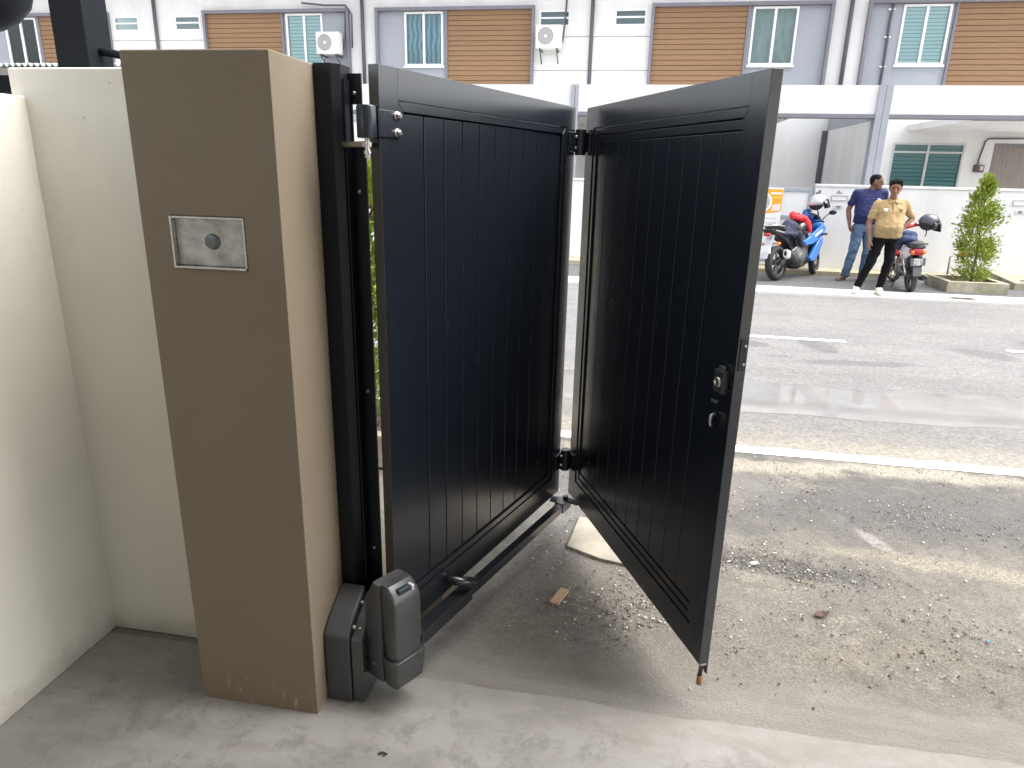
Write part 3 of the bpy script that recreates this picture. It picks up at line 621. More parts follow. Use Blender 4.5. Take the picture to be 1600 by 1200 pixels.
def house(A, dr, label, look):
    h = thing('terrace_house', label, 'house', (A+dr*UW/2, FY+3, 0), 0, 'row of terrace houses across the road')
    X = lambda s: A+dr*s
    def hb(name, s0, s1, y0, y1, z0, z1, m, par=None, bev=0):
        x0, x1 = sorted((X(s0), X(s1))); return obj(name, B(x0, x1, y0, y1, z0, z1), m, par or h, world=True, bevel=bev)
    ZT = 6.4
    # core, roof, eaves
    hb('wall', .002, UW-.002, FY+.30, FY+8, .06, ZT, GREYW)
    x0, x1 = sorted((X(0.003), X(UW-.003)))
    bm = bmesh.new(); prism(bm, [(FY-.7, ZT+.0), (FY+4, ZT+1.9), (FY+8.7, ZT), (FY+8.7, ZT+.14), (FY+4, ZT+2.06), (FY-.7, ZT+.14)], x0, x1, 'x')
    rf = obj('roof', bm, ROOFT, h, world=True); hb('eaves', .003, UW-.003, FY-.72, FY+.3, ZT-.12, ZT-.002, WHITEW, rf)
    # white panels (recessed joints) around the small high window
    rows = [(3.3, 4.086), (4.098, 4.820), (4.832, 5.05), (5.05, 5.40), (5.40, 5.92), (5.932, 6.28)]
    w0, w1 = .52, 1.25
    for z0, z1 in rows:
        if (z0, z1) == (5.05, 5.40):
            hb('wall_panel', .003, w0, FY, FY+.3, z0, z1, WHITEW); hb('wall_panel', w1, 1.36, FY, FY+.3, z0, z1, WHITEW)
        else: hb('wall_panel', .003, 1.36, FY, FY+.3, z0, z1, WHITEW)
    hb('wall_panel', 5.335, UW-.003, FY, FY+.3, 3.3, 6.28, WHITEW)
    # projecting frame
    for s0, s1, z0, z1 in ((1.362, 1.43, 3.3, 5.5), (5.262, 5.332, 3.3, 5.5), (1.432, 5.26, 5.425, 5.498)): hb('frame', s0, s1, FY-.10, FY+.3, z0, z1, TRIM, bev=.004)
    hb('frame_bar', 3.50, 3.555, FY-.04, FY+.3, 3.3, 5.424, TRIM)
    hb('wall_panel', 1.362, 5.332, FY, FY+.3, 5.5, 6.28, WHITEW)
    # cladding planks
    hb('cladding_back', 1.431, 3.499, FY+.03, FY+.3, 3.3, 5.424, mat('cladding_joint', (.10, .06, .035), .9))
    pit = .1115; src = None; k = 0; z = 5.421
    while z-pit > 3.35:
        if src is None: src = o = hb('plank', 1.434, 3.497, FY-.012, FY+.03, z-pit+.010, z, WOOD, bev=.003)
        else:
            o = inst(src, (0, 0, -k*pit), h)
        k += 1; z -= pit
    # light grey bay with tall window
    a0, a1, zb, zt = 3.62, 4.60, 4.20, 5.41
    hb('bay_wall', 3.556, a0, FY+.02, FY+.3, 3.3, 5.424, GREYW); hb('bay_wall', a1, 5.261, FY+.02, FY+.3, 3.3, 5.424, GREYW); hb('bay_wall', a0+.001, a1-.001, FY+.02, FY+.3, 3.3, zb, GREYW)
    def window(s0, s1, z0, z1, mull, hbar, fw, back, nslat, slm, mm=WINW):
        bm = bmesh.new(); xa, xb = sorted((X(s0), X(s1))); y0, y1 = FY-.012, FY+.07
        box(bm, xa, xb, y0, y1, z0, z0+fw); box(bm, xa, xb, y0, y1, z1-fw, z1); box(bm, xa, xa+fw, y0, y1, z0+fw, z1-fw); box(bm, xb-fw, xb, y0, y1, z0+fw, z1-fw)
        xm = [(xa+(xb-xa)*q) for q in mull]
        for x in xm: box(bm, x-fw*.6, x+fw*.6, y0+.004, y1, z0+fw, z1-fw)
        if hbar: box(bm, xa+fw, xb-fw, y0+.002, y1-.004, hbar-fw*.5, hbar+fw*.5)
        wn = obj('window', bm, mm, h, world=True)
        ed = [xa+fw]+[v for x in xm for v in (x-fw*.6, x+fw*.6)]+[xb-fw]
        for i in range(0, len(ed), 2):
            zz = [(z0+fw, z1-fw)] if not hbar else [(z0+fw, hbar-fw*.5), (hbar+fw*.5, z1-fw)]
            for q0, q1 in zz: obj('pane', B(ed[i], ed[i+1], FY+.028, FY+.034, q0, q1), GLASS, wn, world=True)
        obj('room', B(xa+.001, xb-.001, FY+.20, FY+.296, z0+.001, z1-.001), back, wn, world=True)
        if nslat:
            ph = (z1-z0-2*fw)/nslat; s_ = None
            for i in range(nslat):
                zc = z0+fw+ph*(i+.5)
                if s_ is None:
                    bm = bmesh.new(); bar(bm, (xa+fw+.01, FY+.075, zc), (xb-fw-.01, FY+.075, zc), ph*.12, ph*.86, (0, .12, 1)); s_ = obj('slat', bm, slm, wn, world=True)
                else: inst(s_, (0, 0, ph*i), wn)
        return wn, xa, xb
    ww = {'curtain': (DARKIN, 0, None), 'glass': (GREYCURT, 0, None), 'slats': (DARKIN, 14, BLIND), 'slats2': (DARKIN, 15, BLIND), 'tree': (GREYCURT, 0, None)}[look]
    wn, xa, xb = window(a0, a1, zb, zt, (.5,), None, .045, ww[0], ww[1], ww[2])
    if look == 'curtain':
        bm = bmesh.new(); n = 70; r0 = []; r1 = []
        for i in range(n+1):
            x = xa+.05+(xb-xa-.1)*i/n; y = FY+.08+.022*math.sin(i*.9)
            r0.append(bm.verts.new((x, y, zb+.05))); r1.append(bm.verts.new((x, y, zt-.05)))
        for i in range(n): bm.faces.new((r0[i], r0[i+1], r1[i+1], r1[i]))
        c_ = obj('curtain', bm, CURT, wn, world=True, smooth=True); c_.modifiers.new('s', 'SOLIDIFY').thickness = .004
    hb('sill', a0-.03, a1+.03, FY-.05, FY+.019, zb-.045, zb-.001, WINW)
    window(w0, w1, 5.05, 5.40, (), 5.235, .035, DARKIN, 0, None)
    # dark downpipes on the party lines
    if dr > 0:
        obj('downpipe', T([(X(0), FY-.06, 3.2), (X(0), FY-.06, 6.2)], .045, 12), PIPEG, h, world=True, smooth=True)
        obj('downpipe', T([(X(UW), FY-.06, 3.2), (X(UW), FY-.06, 6.2)], .045, 12), PIPEG, h, world=True, smooth=True)
    # porch: band beam, trim, slabs, posts, party walls
    hb('porch_beam', .002, UW-.002, PY, PY+.18, 2.905, 3.40, WHITEW); hb('porch_trim', .002, UW-.002, PY-.03, PY+.2, 2.83, 2.904, TRIM, bev=.004)
    hb('porch_slab', .004, 4.09, PY+.201, FY-.001, 2.82, 2.95, WHITEW)
    # ground floor wall around window and door
    g0, g1, gz0, gz1 = 2.81, 4.33, 1.10, 2.57; d0, d1 = 1.30, 2.22
    for s0, s1, z0, z1 in ((.004, d0, .06, 3.3), (d1, g0, .06, 3.3), (g1, UW-.12, .06, 3.3), (d0+.001, d1-.001, 2.59, 3.3), (g0+.001, g1-.001, .06, gz0), (g0+.001, g1-.001, gz1, 3.3)): hb('ground_wall', s0, s1, FY+.002, FY+.299, z0, z1, WHITEW)
    window(g0, g1, gz0, gz1, (.5,), 2.37, .04, DARKIN, 16, BLINDG, mat('grey_window_frame', (.5, .52, .53), .4))
    dd = hb('door', d0+.05, d1-.05, FY+.06, FY+.12, .06, 2.54, DOORW); hb('door_frame', d0+.002, d0+.049, FY+.02, FY+.2, .06, 2.588, TRIM, dd); hb('door_frame', d1-.049, d1-.002, FY+.02, FY+.2, .06, 2.588, TRIM, dd)
    hb('door_frame', d0+.05, d1-.05, FY+.02, FY+.2, 2.541, 2.588, TRIM, dd)
    if dr < 0 or A < -12:       # one party wall per pair, at the frame side
        pass
    hb('party_wall', UW-.115, UW-.003, PY+.202, FY-.002, .06, 2.80, WHITEW); hb('party_beam', UW-.118, UW-.002, PY+.204, FY-.003, 2.802, 3.20, GREYW)
    hb('porch_post', UW-.118, UW-.003, PY-.035, PY+.2, .06, 3.402, GREYW); hb('porch_post', .003, .07, PY-.035, PY+.2, .06, 3.402, GREYW)
    hb('corner_pipe', UW-.23, UW-.13, FY-.10, FY-.005, .06, 2.8, PIPEG)
    return h
house(-12.742, -1, 'terrace house with plain glass upper window, farthest along the row from the planter', 'tree')
house(-12.738, 1, 'terrace house with pale blinds upstairs and an air conditioner beside that window', 'slats')
house(-1.392, -1, 'terrace house with blue wavy curtains in its upper window', 'curtain')
house(-1.388, 1, 'terrace house with plain grey glass upper window and an orange banner at its gate', 'glass')
h8 = house(9.983, -1, 'terrace house with pale blinds upstairs and teal ground floor window', 'slats2')

def ac(x, z, label):
    a = thing('air_conditioner', label, 'air conditioner', (x, FY-.3, z), 0, 'air conditioner units on the house fronts')
    obj('body', B(-.30, .30, -.11, .12, 0, .50), ACW, a, bevel=.015)
    bm = bmesh.new(); lathe(bm, [(.20, 0), (.20, .012), (.185, .014), (.185, 0)], Matrix.Translation((-.07, -.11, .26)) @ Matrix.Rotation(R(90), 4, 'X'), 28, True); obj('fan_ring', bm, ACW, a)
    bm = bmesh.new(); lathe(bm, [(0, .004), (.184, .004), (.184, 0)], Matrix.Translation((-.07, -.11, .26)) @ Matrix.Rotation(R(90), 4, 'X'), 28); gr = obj('grille', bm, ACG, a)
    bm = bmesh.new()
    for r in (.05, .085, .12, .15): lathe(bm, [(r, .006), (r+.006, .006), (r+.006, .003), (r, .003)], Matrix.Translation((-.07, -.11, .26)) @ Matrix.Rotation(R(90), 4, 'X'), 24, True)
    obj('grille_ring', bm, ACW, gr)
    bm = bmesh.new(); lathe(bm, [(0, .009), (.03, .009), (.035, .003)], Matrix.Translation((-.07, -.11, .26)) @ Matrix.Rotation(R(90), 4, 'X'), 14); obj('hub', bm, ACW, gr)
    for sx in (-.2, .2):
        bm = bmesh.new(); box(bm, sx-.02, sx+.02, -.1, .30, -.04, -.001); bar(bm, (sx, -.06, -.04), (sx, .30, -.28), .025, .025); obj('bracket', bm, PIPEG, a)
    obj('pipe', T([(.27, .125, .12), (.30, .2, .2), (.33, .24, .5), (.36, .25, 1.1)], .02, 8), PIPEG, a, smooth=True)
    return a
ac(-7.85, 4.42, 'white air conditioner unit on a bracket beside the window with pale blinds')
ac(-2.36, 4.52, 'white air conditioner unit under a small high window beside brown cladding')
# cables on facades
tag(obj('wall_cable', T([(-8.6, FY-.13, 5.62), (-8.0, FY-.13, 5.56), (-7.45, FY-.13, 5.55), (-7.30, FY-.13, 5.35), (-7.32, FY-.12, 4.6)], .022, 8), PIPEG, smooth=True), 'dark cable looping over the frame corner above the air conditioner', 'cable')
tag(obj('wall_cable', T([(5.14, FY-.02, 3.5), (5.15, FY-.02, 4.4), (5.13, FY-.02, 5.1), (5.17, FY-.02, 5.6), (5.17, FY-.1, 6.2)], .028, 8), PIPEG, smooth=True), 'thick dark cable running down the light grey bay beside a window', 'cable')
bm = bmesh.new()
for z in (4.15, 4.75, 5.3): box(bm, 5.07, 5.2, FY-.03, FY+.019, z, z+.03)
tag(obj('cable_clips', bm, WINW), 'white clips holding the thick dark cable on the grey bay', 'clip')
mb = thing('meter_box', 'small dark brown meter box hanging beside the teal window', 'meter box', (7.55, FY-.02, 1.98))
obj('body', B(7.42, 7.62, FY-.08, FY-.001, 1.96, 2.12), mat('meter_brown', (.09, .05, .045), .5), mb, world=True, bevel=.006); obj('dial', B(7.53, 7.60, FY-.084, FY-.0805, 2.0, 2.10), mat('meter_pale', (.5, .5, .52), .3), mb, world=True)
obj('conduit', T([(7.49, FY-.03, 2.13), (7.49, FY-.03, 2.24), (7.55, FY-.03, 2.62), (7.60, FY-.03, 2.68), (8.6, FY-.03, 2.70)], .018, 8), PIPEG, mb, world=True, smooth=True)

# boundary walls across the road
WY = 14.3
def fwall(x0, x1, label):
    t = thing('front_wall', label, 'wall', ((x0+x1)/2, WY, 0)); obj('panel', B(x0, x1, WY-.05, WY+.08, .05, 1.60), WHITEW, t, world=True, bevel=.006)
    obj('coping', B(x0, x1, WY-.065, WY+.095, 1.601, 1.648), WHITEW, t, world=True, bevel=.006); return t
fwall(3.25, 4.308, 'white front wall with letter slot beside the blue motorcycle')
fwall(4.312, 9.4, 'long white front wall behind the planter and the red motorcycle')
fwall(-2.45, -.45, 'white front wall between the two grey framed yard gates')
fwall(-7.9, -6.2, 'white front wall before the house with an air conditioner beside its blinds')
def fgate(x0, x1, label):
    t = thing('yard_gate', label, 'gate', ((x0+x1)/2, WY, 0), 0, 'grey framed yard gates across the road'); FR = mat('blue_grey_metal', (.30, .34, .37), .5); PN = mat('pale_panel', (.70, .71, .70), .6)
    for z0, z1 in ((1.50, 1.57), (1.0, 1.06), (.16, .22)): obj('rail', B(x0, x1, WY-.03, WY+.03, z0, z1), FR, t, world=True, bevel=.004)
    n = max(2, round((x1-x0)/1.3))
    for i in range(n+1):
        x = x0+(x1-x0)*i/n; obj('stile', B(max(x0, x-.04)+.0, min(x1, x+.04), WY-.034, WY+.034, .12, 1.572), FR, t, world=True, bevel=.004)
    for i in range(n):
        xa, xb = x0+(x1-x0)*i/n+.041, x0+(x1-x0)*(i+1)/n-.041
        for z0, z1 in ((1.061, 1.499), (.221, .999)): obj('panel', B(xa, xb, WY-.008, WY+.008, z0, z1), PN, t, world=True)
fgate(-.40, 3.20, 'grey framed yard gate with pale panels beside the blue motorcycle')
fgate(-6.15, -2.5, 'grey framed yard gate with pale panels before the house with blue wavy curtains')
# letter slots and number plates
FRM = mat('slot_frame_grey', (.40, .40, .40), .5, .4)
def letterbox(x, label, txt, emblem):
    t = thing('letter_slot', label, 'letter box', (x, WY-.05, 1.36)); y = WY-.05
    bm = bmesh.new(); box(bm, x-.15, x+.15, y-.012, y-.0005, 1.352, 1.364); box(bm, x-.15, x+.15, y-.012, y-.0005, 1.436, 1.45); box(bm, x-.15, x-.138, y-.012, y-.0005, 1.3645, 1.4355); box(bm, x+.138, x+.15, y-.012, y-.0005, 1.3645, 1.4355)
    obj('frame', bm, FRM, t, world=True); obj('flap', B(x-.137, x+.137, y-.006, y-.0005, 1.3645, 1.4355), mat('flap_pale', (.7, .7, .7), .4), t, world=True)
    npl = obj('number_plate', B(x-.085, x+.085, y-.008, y-.0005, 1.20, 1.275), mat('plate_pale', (.55, .56, .56), .4), t, world=True, bevel=.003)
    tx = bpy.data.curves.new('number', 'FONT'); tx.body = txt; tx.size = .075; tx.align_x = 'CENTER'; tx.align_y = 'CENTER'; tx.extrude = .001
    me = evaluated_mesh(bpy.data.objects.new('number', tx))
    me.transform(Matrix.Translation(Vector((x, y-.0095, 1.2375))-t.location) @ Matrix.Rotation(R(90), 4, 'X')); obj('number', me, mat('ink', (.06, .06, .07), .6), npl)
    if emblem: obj('roof_emblem', PR([(x-.075, 1.49), (x-.03, 1.545), (x, 1.51), (x+.06, 1.487)], y-.008, y-.0005), mat('emblem_grey', (.25, .25, .28), .5), t, world=True)
letterbox(3.70, 'letter slot with number plate on the white wall by the blue motorcycle', '88', True)
letterbox(6.80, 'letter slot with number plate on the white wall right of the planter', '88', False)
wl = thing('gate_latch', 'small dark gate latch on the end of the white wall', 'latch', (3.31, WY-.05, 1.47)); obj('bar', B(3.325, 3.345, WY-.08, WY-.0505, 1.42, 1.54), PIPEG, wl, world=True); obj('knob', B(3.275, 3.305, WY-.075, WY-.0505, 1.46, 1.50), PIPEG, wl, world=True)
# banner hung on the yard gate
bn = thing('banner', 'orange and white advertising banner hung on the grey yard gate', 'banner', (2.4, WY-.05, .6))
y = WY-.045; OR = mat('banner_orange', (.80, .36, .02), .6, 0, .1, 5); WHB = mat('banner_white', (.78, .78, .76), .6)
obj('sheet', B(2.05, 2.69, y-.004, y, .48, 1.56), WHB, bn, world=True)
def disc(x, z, r, y0, y1, m, nm, sx=1): obj(nm, PR([(x+sx*r*math.cos(2*math.pi*k/36), z+r*math.sin(2*math.pi*k/36)) for k in range(36)], y0, y1), m, bn, world=True)
obj('orange_print', PR([(2.10, 1.535), (2.68, 1.535), (2.68, 1.14), (2.60, 1.11), (2.45, 1.09), (2.30, 1.09), (2.10, 1.12)], y-.0055, y-.0045), OR, bn, world=True)
disc(2.30, 1.29, .20, y-.0072, y-.0060, WHB, 'white_ring'); disc(2.30, 1.29, .165, y-.0090, y-.0077, mat('banner_grey', (.42, .42, .45), .6), 'grey_picture')
obj('print_block', PR([(2.52, 1.25), (2.66, 1.27), (2.66, 1.14), (2.50, 1.13)], y-.0072, y-.0060), mat('banner_pink', (.78, .66, .62), .6), bn, world=True)
obj('print_strip', B(2.46, 2.66, y-.0072, y-.0060, 1.44, 1.475), WHB, bn, world=True); obj('print_strip', B(2.48, 2.66, y-.0072, y-.0060, 1.37, 1.395), mat('banner_yellow', (.85, .6, .12), .6), bn, world=True)
for z in (.98, .90, .78, .70): obj('print_line', B(2.2, 2.62, y-.0055, y-.0045, z, z+.022), mat('banner_lilac', (.6, .58, .62), .6), bn, world=True)

# ================================================================= PLANTING
def shrub(name, label, loc, H, prof, nl, seed, lean=0., ls=.035):
    r = random.Random(seed); t = thing(name, label, 'shrub', loc)
    bm = bmesh.new(); tube(bm, [(0, 0, 0), (.01, 0, H*.3), (lean*.5, .01, H*.6), (lean, 0, H*.95)], [.022, .017, .011, .004], 7)
    def rad(z):
        for (a, ra), (b, rb) in zip(prof, prof[1:]):
            if a <= z <= b: return ra+(rb-ra)*(z-a)/(b-a)
        return .02
    cl = []
    for i in range(60):
        z = H*(.06+.92*r.random()**.9); a = r.random()*6.283; rr = rad(z/H)*(.45+.6*r.random())
        c = Vector((lean*z/H+rr*math.cos(a), rr*math.sin(a), z)); cl.append(c)
        if i % 2 == 0: tube(bm, [(lean*z/H*.9, 0, max(.03, z-.10)), c], [.006, .002], 5)
    for dz_ in (.0, .03): cl.append(Vector((lean*1.05, 0, H*(.97+dz_))))
    obj('trunk', bm, TWIG, t, smooth=True)
    verts = []; faces = []
    for i in range(nl):
        c = r.choice(cl); sp = .025+rad(min(.99, c.z/H))*.17
        q = c+Vector((r.gauss(0, sp), r.gauss(0, sp), r.gauss(0, sp*1.1)))
        if q.z < H*.03: continue
        d = (q-Vector((lean*q.z/H, 0, q.z-.12))).normalized()+Vector((r.gauss(0, .45), r.gauss(0, .45), r.gauss(.25, .4))); d.normalize()
        s = d.cross(Vector((r.gauss(0, 1), r.gauss(0, 1), r.gauss(0, 1)))).normalized(); n_ = s.cross(d); l = ls*r.uniform(.6, 1.25); k = len(verts)
        verts += [q, q+d*l*.5+s*l*.22+n_*l*.05, q+d*l, q+d*l*.5-s*l*.22+n_*l*.05]; faces += [(k, k+1, k+2), (k, k+2, k+3)]
    me = bpy.data.meshes.new('crown'); me.from_pydata([tuple(v) for v in verts], [], faces); obj('crown', me, LEAF, t)
    return t
PROF = [(0, .08), (.06, .22), (.16, .27), (.24, .20), (.33, .22), (.45, .25), (.58, .24), (.70, .20), (.80, .13), (.90, .07), (1, .03)]
def planter(x0, x1, y0, y1, h, t, label):
    p_ = thing('planter', label, 'planter', ((x0+x1)/2, (y0+y1)/2, 0))
    for a in ((x0, x1, y0, y0+t), (x0, x1, y1-t, y1), (x0, x0+t, y0+t, y1-t), (x1-t, x1, y0+t, y1-t)): obj('side', B(*a, .01, h), PLANTC, p_, world=True, bevel=.008)
    bm = grid(x0+t, x1-t, y0+t, y1-t, 20, 20, h*.55)
    for v in bm.verts: v.co.z += noise.noise(v.co*6)*.03
    obj('soil', bm, SOIL, p_, world=True, smooth=True)
planter(5.06, 5.98, 12.31, 13.25, .19, .10, 'low mossy concrete planter around the conical shrub')
shrub('conical_shrub', 'tall narrow conical shrub in the concrete planter beside the white wall', (5.60, 12.80, .08), 1.72, [(z, r_*.98) for z, r_ in PROF], 6200, 3, -.05, .062)
planter(-1.95, -1.2, 3.65, 4.3, .22, .08, 'low concrete planter outside the gate behind the black jamb')
shrub('verge_shrub', 'bright green shrub in the planter just outside the black gate jamb', (-1.58, 3.95, .1), 1.62, [(0, .1), (.15, .22), (.5, .26), (.8, .18), (1, .04)], 7000, 9, 0., .055)
kb = thing('concrete_ramp_kerb', 'low stained concrete kerb block against the white wall right of the planter', 'kerb', (6.5, 13.7, 0))
obj('slope_block', PR([(12.95, .012), (14.2, .012), (14.2, .22), (13.1, .14), (12.95, .13)], 6.36, 6.54, 'x'), PLANTC, kb, world=True, bevel=.008)
obj('end_block', B(6.545, 7.6, 12.98, 13.16, .012, .135), PLANTC, kb, world=True, bevel=.008)
tp = thing('standpipe', 'grey water standpipe with a red tap cover behind the planter', 'tap', (5.55, 13.6, .1)); RED = mat('red_plastic', (.55, .075, .04), .45)
obj('pipe', T([(5.55, 13.6, .10), (5.54, 13.6, .46), (5.56, 13.6, .485), (5.66, 13.6, .49)], .016, 10), mat('pvc_grey', (.42, .43, .44), .5), tp, world=True, smooth=True)
bm = bmesh.new(); ell(bm, (5.71, 13.6, .50), (.065, .05, .045)); obj('tap_cover', bm, RED, tp, world=True, smooth=True)

# ================================================================= MOTORCYCLES
TYRE = mat('tyre', (.025, .025, .027), .8, 0, .25, 25); ALLOY = mat('alloy_dark', (.10, .10, .105), .35, .8); CHROME = mat('chrome', (.6, .6, .6), .22, 1); ENG = mat('engine_grey', (.22, .225, .23), .45, .7, .35, 14)
BLUEP = mat('blue_fairing', (.010, .16, .56), .25, 0, coat=.6); BLKP = mat('black_fairing', (.012, .012, .014), .3, 0, coat=.3); WHP = mat('white_fairing', (.72, .72, .72), .35, coat=.3); SEATM = mat('seat_vinyl', (.025, .025, .028), .6, 0, .2, 12)
SILV = mat('silver_paint', (.5, .5, .52), .3, .6); REDP = mat('red_paint', (.48, .012, .025), .25, coat=.5); REDL = mat('red_lens', (.40, .008, .012), .15, coat=.6); ORL = mat('orange_lens', (.75, .20, .03), .2, coat=.5); PLATE = mat('number_plate_black', (.05, .05, .055), .5)
def wheel(par, x, r, wid, spokes, nm='wheel', steer=None):
    Mx = Matrix.Translation((x, 0, r)) @ (steer or Matrix()) @ Matrix.Rotation(R(90), 4, 'X'); h = wid/2
    bm = bmesh.new(); rr = r-.62*wid if wid < .1 else r-.085
    prof = [(rr, -h*.75), (rr+.02, -h*.95)] + [(r-h*.8+h*.8*math.cos(a), h*math.sin(a)) for a in [R(q) for q in (-80, -55, -30, 0, 30, 55, 80)]] + [(rr+.02, h*.95), (rr, h*.75)]
    lathe(bm, prof, Mx, 40, True); wo = obj(nm, bm, TYRE, par, smooth=True)
    bm = bmesh.new(); lathe(bm, [(rr+.004, -h*.7), (rr-.016, -h*.55), (rr-.016, h*.55), (rr+.004, h*.7)], Mx, 36, True); obj('rim', bm, ALLOY, wo)
    bm = bmesh.new(); lathe(bm, [(0, -h*.8), (.035, -h*.8), (.04, 0), (.035, h*.8), (0, h*.8)], Mx, 16); obj('hub', bm, ALLOY, wo)
    bm = bmesh.new(); lathe(bm, [(.05, h*.55), (.11, h*.55), (.11, h*.62), (.05, h*.62)], Mx, 24, True); obj('brake_disc', bm, CHROME, wo)
    for k in range(spokes):
        a = 2*math.pi*k/spokes+.3; bm = bmesh.new()
        for s in (-.07, .07):
            q0 = Mx @ Vector((.03*math.cos(a+s*4), .03*math.sin(a+s*4), 0)); q1 = Mx @ Vector(((rr-.012)*math.cos(a+s*2.0), (rr-.012)*math.sin(a+s*2.0), 0)); bar(bm, q0, q1, .016, .012, Mx.to_3x3() @ Vector((0, 0, 1)))
        obj('spoke', bm, ALLOY, wo)
    return wo
def loft(bm, secs, n=14):
    """secs: (x, cz, hy, hz[, cy]) superellipse sections along x"""
    rings = []
    for s in secs:
        x, cz, hy, hz = s[:4]; cy = s[4] if len(s) > 4 else 0; ring = []
        for k in range(n):
            a = 2*math.pi*k/n; c, s_ = math.cos(a), math.sin(a)
            ring.append(bm.verts.new((x, cy+hy*math.copysign(abs(c)**.75, c), cz+hz*math.copysign(abs(s_)**.75, s_))))
        rings.append(ring)
    for a, b in zip(rings, rings[1:]):
        for k in range(n): bm.faces.new((a[k], a[(k+1) % n], b[(k+1) % n], b[k]))
    bm.faces.new(rings[0]); bm.faces.new(rings[-1][::-1])
def LF(secs, n=14):
    bm = bmesh.new(); loft(bm, secs, n); return bm
def helmet_at(name, label, loc, rot, shell, scale=1., clear=True):
    t = thing(name, label, 'helmet', loc); t.rotation_euler = rot
    bm = bmesh.new(); bmesh.ops.create_uvsphere(bm, u_segments=28, v_segments=18, radius=1, matrix=Matrix.Diagonal((.155*scale, .130*scale, .135*scale, 1)))
    dl = [v for v in bm.verts if v.co.z < -.045*scale or (v.co.x > .07*scale and v.co.z < .03*scale)]; bmesh.ops.delete(bm, geom=dl, context='VERTS')
    o = obj('shell', bm, shell, t, smooth=True); o.modifiers.new('s', 'SOLIDIFY').thickness = .022
    bm = bmesh.new(); ell(bm, (-.02*scale, 0, -.02*scale), (.115*scale, .10*scale, .10*scale)); obj('lining', bm, SEATM, t, smooth=True)
    bm = bmesh.new(); n = 16; ra = []; rb = []
    for i in range(n+1):
        a = R(-75+150*i/n); ra.append(bm.verts.new((.165*scale*math.cos(a), .14*scale*math.sin(a), .035*scale))); rb.append(bm.verts.new((.205*scale*math.cos(a), .15*scale*math.sin(a), -.085*scale)))
    for i in range(n): bm.faces.new((ra[i], ra[i+1], rb[i+1], rb[i]))
    o = obj('visor', bm, VISOR, t, smooth=True); o.modifiers.new('s', 'SOLIDIFY').thickness = .003
    obj('trim_band', T([(-.10*scale, .135*scale*.75, -.047*scale), (.02, .138*scale, -.03*scale), (.10*scale, .10*scale, .03*scale)], .006, 6), SILV, t, smooth=True)
    obj('strap', T([(.0, .085*scale, -.05*scale), (.02, .06, -.12*scale), (.03, .02, -.17*scale), (.02, -.02, -.20*scale)], .009, 6), SEATM, t, smooth=True)
    return t
def jacket(name, label, loc, rotz, parts, m, cat='jacket'):
    bm = bmesh.new()
    for items in parts: hull(bm, items)
    me = remesh(bm, .016, 3, .014, 14)
    o = obj(name, me, m); o.location = loc; o.rotation_euler = (0, 0, rotz); tag(o, label, cat); return o

# --- blue sport motorcycle (local x forward, y left)
bx = thing('sport_motorcycle', 'blue and black sport motorcycle parked by the white wall', 'motorcycle', (2.47, 12.75, .016), R(50)); bx.rotation_euler = (R(-7.0), 0, R(50)); bx.rotation_mode = 'XYZ'
wheel(bx, 0, .30, .13, 5); wheel(bx, 1.33, .295, .10, 5, steer=Matrix.Rotation(R(16), 4, 'Z'))
obj('frame', (lambda b: (tube(b, [(.02, .09, .31), (.35, .1, .40), (.55, .1, .62), (1.02, .06, .88)], .028, 8), tube(b, [(.02, -.09, .31), (.35, -.1, .40), (.55, -.1, .62), (1.02, -.06, .88)], .028, 8), b)[-1])(bmesh.new()), ENG, bx, smooth=True)
bm = bmesh.new(); loft(bm, [(.36, .40, .10, .12), (.48, .40, .14, .18), (.66, .40, .15, .19), (.84, .42, .13, .15), (.90, .44, .10, .10)], 12); en = obj('engine', bm, ENG, bx, bevel=.01)
for sy in (-1, 1):
    bm = bmesh.new(); lathe(bm, [(0, .03), (.07, .03), (.095, .015), (.10, 0)], Matrix.Translation((.58, sy*.14, .36)) @ Matrix.Rotation(R(-90*sy), 4, 'X'), 20); obj('crank_cover', bm, ENG, en, smooth=True)
for i in range(5): obj('cooling_fin', B(.66, .86, -.125, .125, .50+i*.026, .512+i*.026), ENG, en)
obj('belly_pan', LF([(.40, .25, .08, .06), (.6, .22, .12, .07), (.95, .30, .10, .08)]), BLKP, bx, smooth=True)
